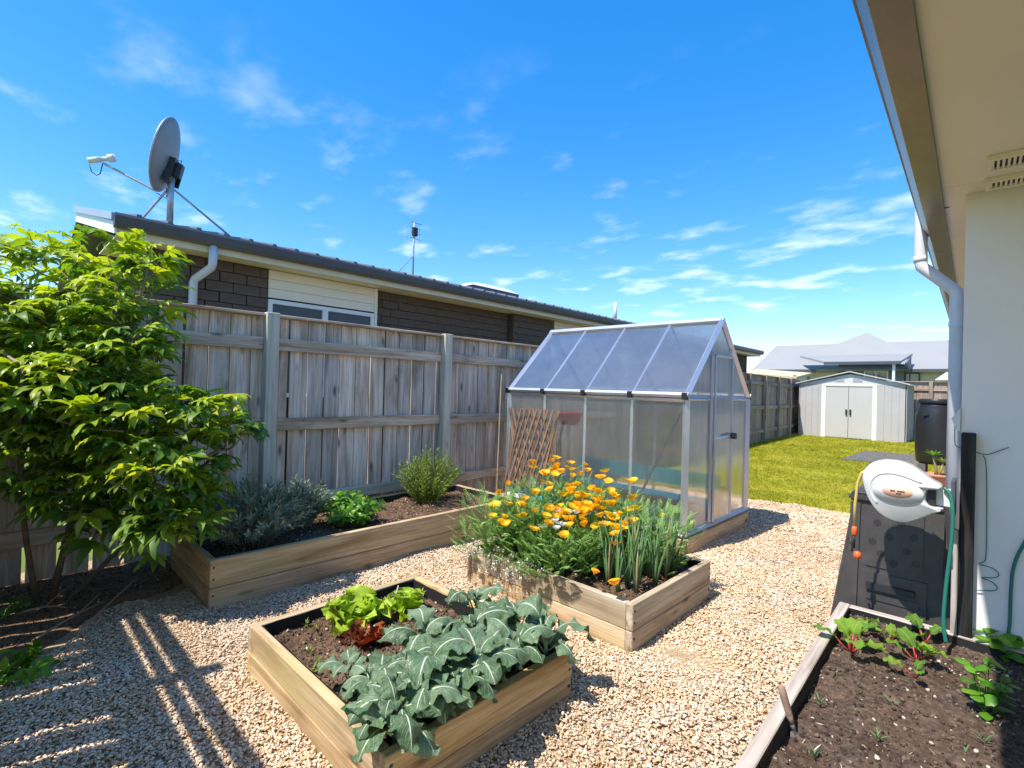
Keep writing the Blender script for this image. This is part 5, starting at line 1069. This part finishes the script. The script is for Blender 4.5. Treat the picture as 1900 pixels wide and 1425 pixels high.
# black timber post on the wall corner, pale batten beside it
pt_ = thing('timber_post', 'black stained timber post with a pale batten at the house wall corner', 'post', (-.088, YW-.03, 0))
board('post', (-.086, YW-.034, .0), (-.086, YW-.034, 1.235), .056, .055, W_BLACK, pt_, (1, 0, 0)); board('batten', (-.128, YW-.04, .0), (-.128, YW-.04, .74), .024, .045, W_BED3, pt_, (1, 0, 0))
wb = MB().prism([(-.155, 1.30), (-.119, 1.36), (-.119, 1.24), (-.13, 1.24)], 'y', YW-.02, YW+.05); o = wb.build('wall_bracket', PIPE); tag(o, 'small grey metal bracket on the wall corner above the post', 'bracket'); o.data.transform(Matrix.Translation((.12, -YW, -1.30))); o.location = (-.12, YW, 1.30)
# hose reel
ry = 3.30; rc = Vector((-.332, ry, .912)); hr = thing('hose_reel', 'white wall mounted hose reel with a pale orange oval badge above the compost bin', 'hose reel', rc)
oc = [(-.172, .085), (-.165, .02), (-.14, -.055), (-.10, -.115), (-.04, -.15), (.02, -.152), (.07, -.125), (.11, -.095), (.165, -.06), (.165, -.045), (.10, -.045), (.10, .045), (.155, .045), (.16, .06), (.12, .08), (.08, .115), (.03, .15), (-.03, .165), (-.09, .16), (-.14, .135)]
def shell(poly, depth, y0, name, m, par, inset=.03, steps=4):
    b = MB(); n = len(poly); cx = sum(p[0] for p in poly)/n*.6-.02; cz = sum(p[1] for p in poly)/n; rings = []
    prof = [(1.0, .0)]+[(1-inset*(1-math.cos(t_*math.pi/2/steps))/.3*1.6, depth*math.sin(t_*math.pi/2/steps)) for t_ in range(1, steps+1)]
    full = [(s_, -d) for s_, d in prof[::-1]]+prof[1:]; vs_ = []
    for s_, d in full:
        for x, z in poly: vs_.append((cx+(x-cx)*s_, y0+d, cz+(z-cz)*s_))
    fs = []; R2 = len(full)
    for i in range(R2-1):
        for k in range(n): k2 = (k+1) % n; fs.append((i*n+k, i*n+k2, (i+1)*n+k2, (i+1)*n+k))
    fs.append(tuple(range(n))); fs.append(tuple((R2-1)*n+k for k in range(n-1, -1, -1))); b.add(vs_, fs); return b.build(name, m, par, True)
def chaikin(p, it=2):
    for _ in range(it):
        q = [p[0]]
        for a, c in zip(p[:-1], p[1:]): q += [a*.75+c*.25, a*.25+c*.75]
        p = q+[p[-1]]
    return p
def smooth_poly(poly, it=2):
    for _ in range(it):
        q = []
        for i in range(len(poly)):
            a, c = Vector(poly[i]), Vector(poly[(i+1) % len(poly)]); q += [tuple(a*.75+c*.25), tuple(a*.25+c*.75)]
        poly = q
    return poly
shell(smooth_poly(oc, 2), .085, 0, 'casing', WHITEP, hr, .016)
mo = MB(); po = [(.10, .062), (.05, .082), (.0, .098), (-.05, .103), (-.095, .09), (-.125, .055), (-.132, .01), (-.115, -.04), (-.085, -.075)]
mo.tube([(x, -.083, z) for x, z in smooth_poly(po, 2)[:-6]], .006, 8); mo.build('moulding', WHITEP, hr, True)
mo = MB(); mo.tube([(x, -.080, z) for x, z in ((-.06, -.088), (-.02, -.10), (.03, -.10), (.08, -.083), (.155, -.055))], .005, 8); mo.build('moulding', WHITEP, hr, True)
sm_ = MB(); sm_.tube([(x*1.004, .0, z*1.004) for x, z in smooth_poly(oc, 2)]+[(smooth_poly(oc, 2)[0][0]*1.004, 0, smooth_poly(oc, 2)[0][1]*1.004)], .0018, 5); sm_.build('mould_seam', GUT_D, hr, True)
def ell(rx, rz, cx, cz, y, name, m, par, th2=.008):
    b = MB(); n = 32; vs_ = []
    for s_, d in ((1, 0), (.96, -th2), (.0, -th2*1.6)):
        for k in range(n): a = k*6.2832/n; vs_.append((cx+rx*s_*math.cos(a), y+d, cz+rz*s_*math.sin(a)))
    b.add(vs_, [(i*n+k, i*n+(k+1) % n, (i+1)*n+(k+1) % n, (i+1)*n+k) for i in range(2) for k in range(n)]); return b.build(name, m, par, True)
rg = ell(.105, .058, -.012, .01, -.088, 'badge_ring', WHITEP, hr, .008); bd = ell(.062, .030, -.012, .012, -.098, 'badge', PINK, hr, .003)
tx = MB()
for (x, w2, z) in ((-.040, .010, .016), (-.028, .008, .016), (-.012, .009, .016), (-.002, .012, .016), (.011, .007, .016), (-.016, .008, .004), (-.006, .010, .004)): tx.box(x, x+w2, -.1042, -.1030, z-.003, z+.003)
o = tx.build('badge_print', BLACKM, bd)
b = MB().box(.10, .19, -.02, .03, -.04, .042); b.build('pivot_arm', WHITEP, hr); b = MB(); b.box(.105, .135, -.055, .055, -.043, .043); b.build('pivot_block', BLACKM, hr); b = MB(); b.box(.19, .205, -.04, .13, -.09, .09); b.build('wall_plate', GUT_D, hr)
b = MB(); hx = -.178; b.tube([(-.165, 0, .085), (-.178, -.0, .075), (-.195, 0, .02), (-.205, 0, -.10), (-.206, 0, -.225)], .0075, 10); hz_ = b.build('hose_end', HOSE_Y, hr, True)
b = MB().tube([(-.206, 0, -.222), (-.206, 0, -.235), (-.206, 0, -.262), (-.206, 0, -.27)], [.010, .0135, .0135, .009], 12); b.build('hose_connector', ORANGE, hz_, True)
b = MB().tube([(-.206, 0, -.27), (-.206, 0, -.34)], .006, 8); b.tube([(-.225, 0, -.29), (-.212, 0, -.335), (-.216, 0, -.36)], .005, 6); b.build('spray_lance', BLACKM, hz_, True)
b = MB().lathe([(.004, -.022), (.016, -.016), (.019, 0), (.016, .016), (.004, .022)], 12, 0, Matrix.Translation((-.19, 0, -.375))); b.build('stopper', ORANGE, hz_, True)
gh_ = MB().tube(chaikin([Vector(q) for q in ((.165, -.03, .05), (.19, -.04, .03), (.20, -.045, -.06), (.198, -.045, -.20), (.18, -.05, -.42), (.172, -.055, -.60), (.185, -.06, -.69))]), .0085, 10); gh_.build('supply_hose', HOSE_G, hr, True)
# wires on the wall
wr = MB(); P_ = lambda px, py: aty(px, py, YW-.01)-Vector((-.05, YW-.01, 1.0))
wr.tube(chaikin([P_(1772, 790), P_(1771, 822), P_(1775, 830), P_(1810, 838), P_(1830, 845), P_(1850, 838), P_(1872, 830)]), .0024, 6); wr.tube(chaikin([P_(1824, 845), P_(1830, 855), P_(1831, 940), P_(1830, 1035), P_(1826, 1043), P_(1812, 1047), P_(1840, 1052), P_(1855, 1064), P_(1850, 1073), P_(1815, 1071), P_(1840, 1078), P_(1852, 1090), P_(1848, 1097), P_(1812, 1095)]), .0022, 6)
o = wr.build('garden_wire', HOSE_G, None, True); o.location = (-.05, YW-.01, 1.0); tag(o, 'green garden wire looped down the white house wall', 'wire')
wh = MB().tube(chaikin([P_(1905, 1000), P_(1880, 1045), P_(1875, 1100), P_(1874, 1160), P_(1866, 1198)]), .007, 8); o = wh.build('garden_hose', HOSE_G, None, True); o.location = (-.05, YW-.01, 1.0); tag(o, 'dark hose hanging down the white wall by the bean plant', 'hose')
# barrel and pot plant
by = 11.0; bx_ = aty(1738, 800, by).x
ba = thing('water_barrel', 'tall black plastic barrel on a low stand by the house wall', 'barrel', (bx_, by, 0))
MB().lathe([(.24, .32), (.27, .36), (.285, .55), (.29, .80), (.285, 1.05), (.255, 1.22), (.235, 1.28), (.235, 1.33)], 32).build('drum', BARREL, ba, True); MB().lathe([(.25, 1.325), (.255, 1.34), (.255, 1.385), (.24, 1.40), (.0, 1.405)], 32).build('lid', BARREL, ba, True)
o = MB().box(-.16, -.09, -.275, -.24, 1.12, 1.16).build('inlet', BLACKM, ba)
for x in (-.22, .12): MB().box(x, x+.1, -.22, .22, 0, .318).build('stand_block', DARK_GREY, ba)
yy = 6.2; pq = aty(1738, 905, yy); pz = aty(1738, 880, yy).z
sp_ = thing('plant_stand', 'low timber crate stand by the downpipe', 'stand', (pq.x, yy, 0)); zt_ = pz-.13
MB().box(-.13, .13, -.13, .13, zt_-.03, zt_).build('stand_top', W_BED3, sp_)
for u in (-.11, .09):
    for v in (-.11, .09): MB().box(u, u+.02, v, v+.02, 0, zt_-.031).build('leg', W_BED3, sp_)
pt2 = thing('potted_succulent', 'spiky succulent in a terracotta pot by the white downpipe', 'pot plant', (pq.x, yy, zt_))
MB().lathe([(.07, 0), (.10, .11), (.11, .11), (.11, .135), (.095, .135), (.085, .10)], 20).build('pot', TERRA, pt2, True)
sm = MB().tube([(0, 0, .08), (-.01, 0, .20), (-.03, 0, .30)], [.012, .01, .008], 8); sm.tube([(0, 0, .08), (.03, 0, .18), (.04, .01, .24)], [.012, .01, .008], 8); sm.build('stem', BARKL, pt2, True)
RL = [leafT(.10, .022, prof_lance, R_(25), R_(5), 0, 1, .2, 2, 4).mesh('rosette_leaf', L_BASIL, True), leafT(.10, .022, prof_lance, R_(25), R_(5), 0, 1, .2, 2, 4).mesh('rosette_leaf', L_FEATH, True)]
for (c, me) in (((-.03, 0, .30), RL[0]), ((.04, .01, .24), RL[1])):
    for k in range(11): inst('leaf', me, pt2, c, (0, -.5*(k/11), k*2.4), .9)
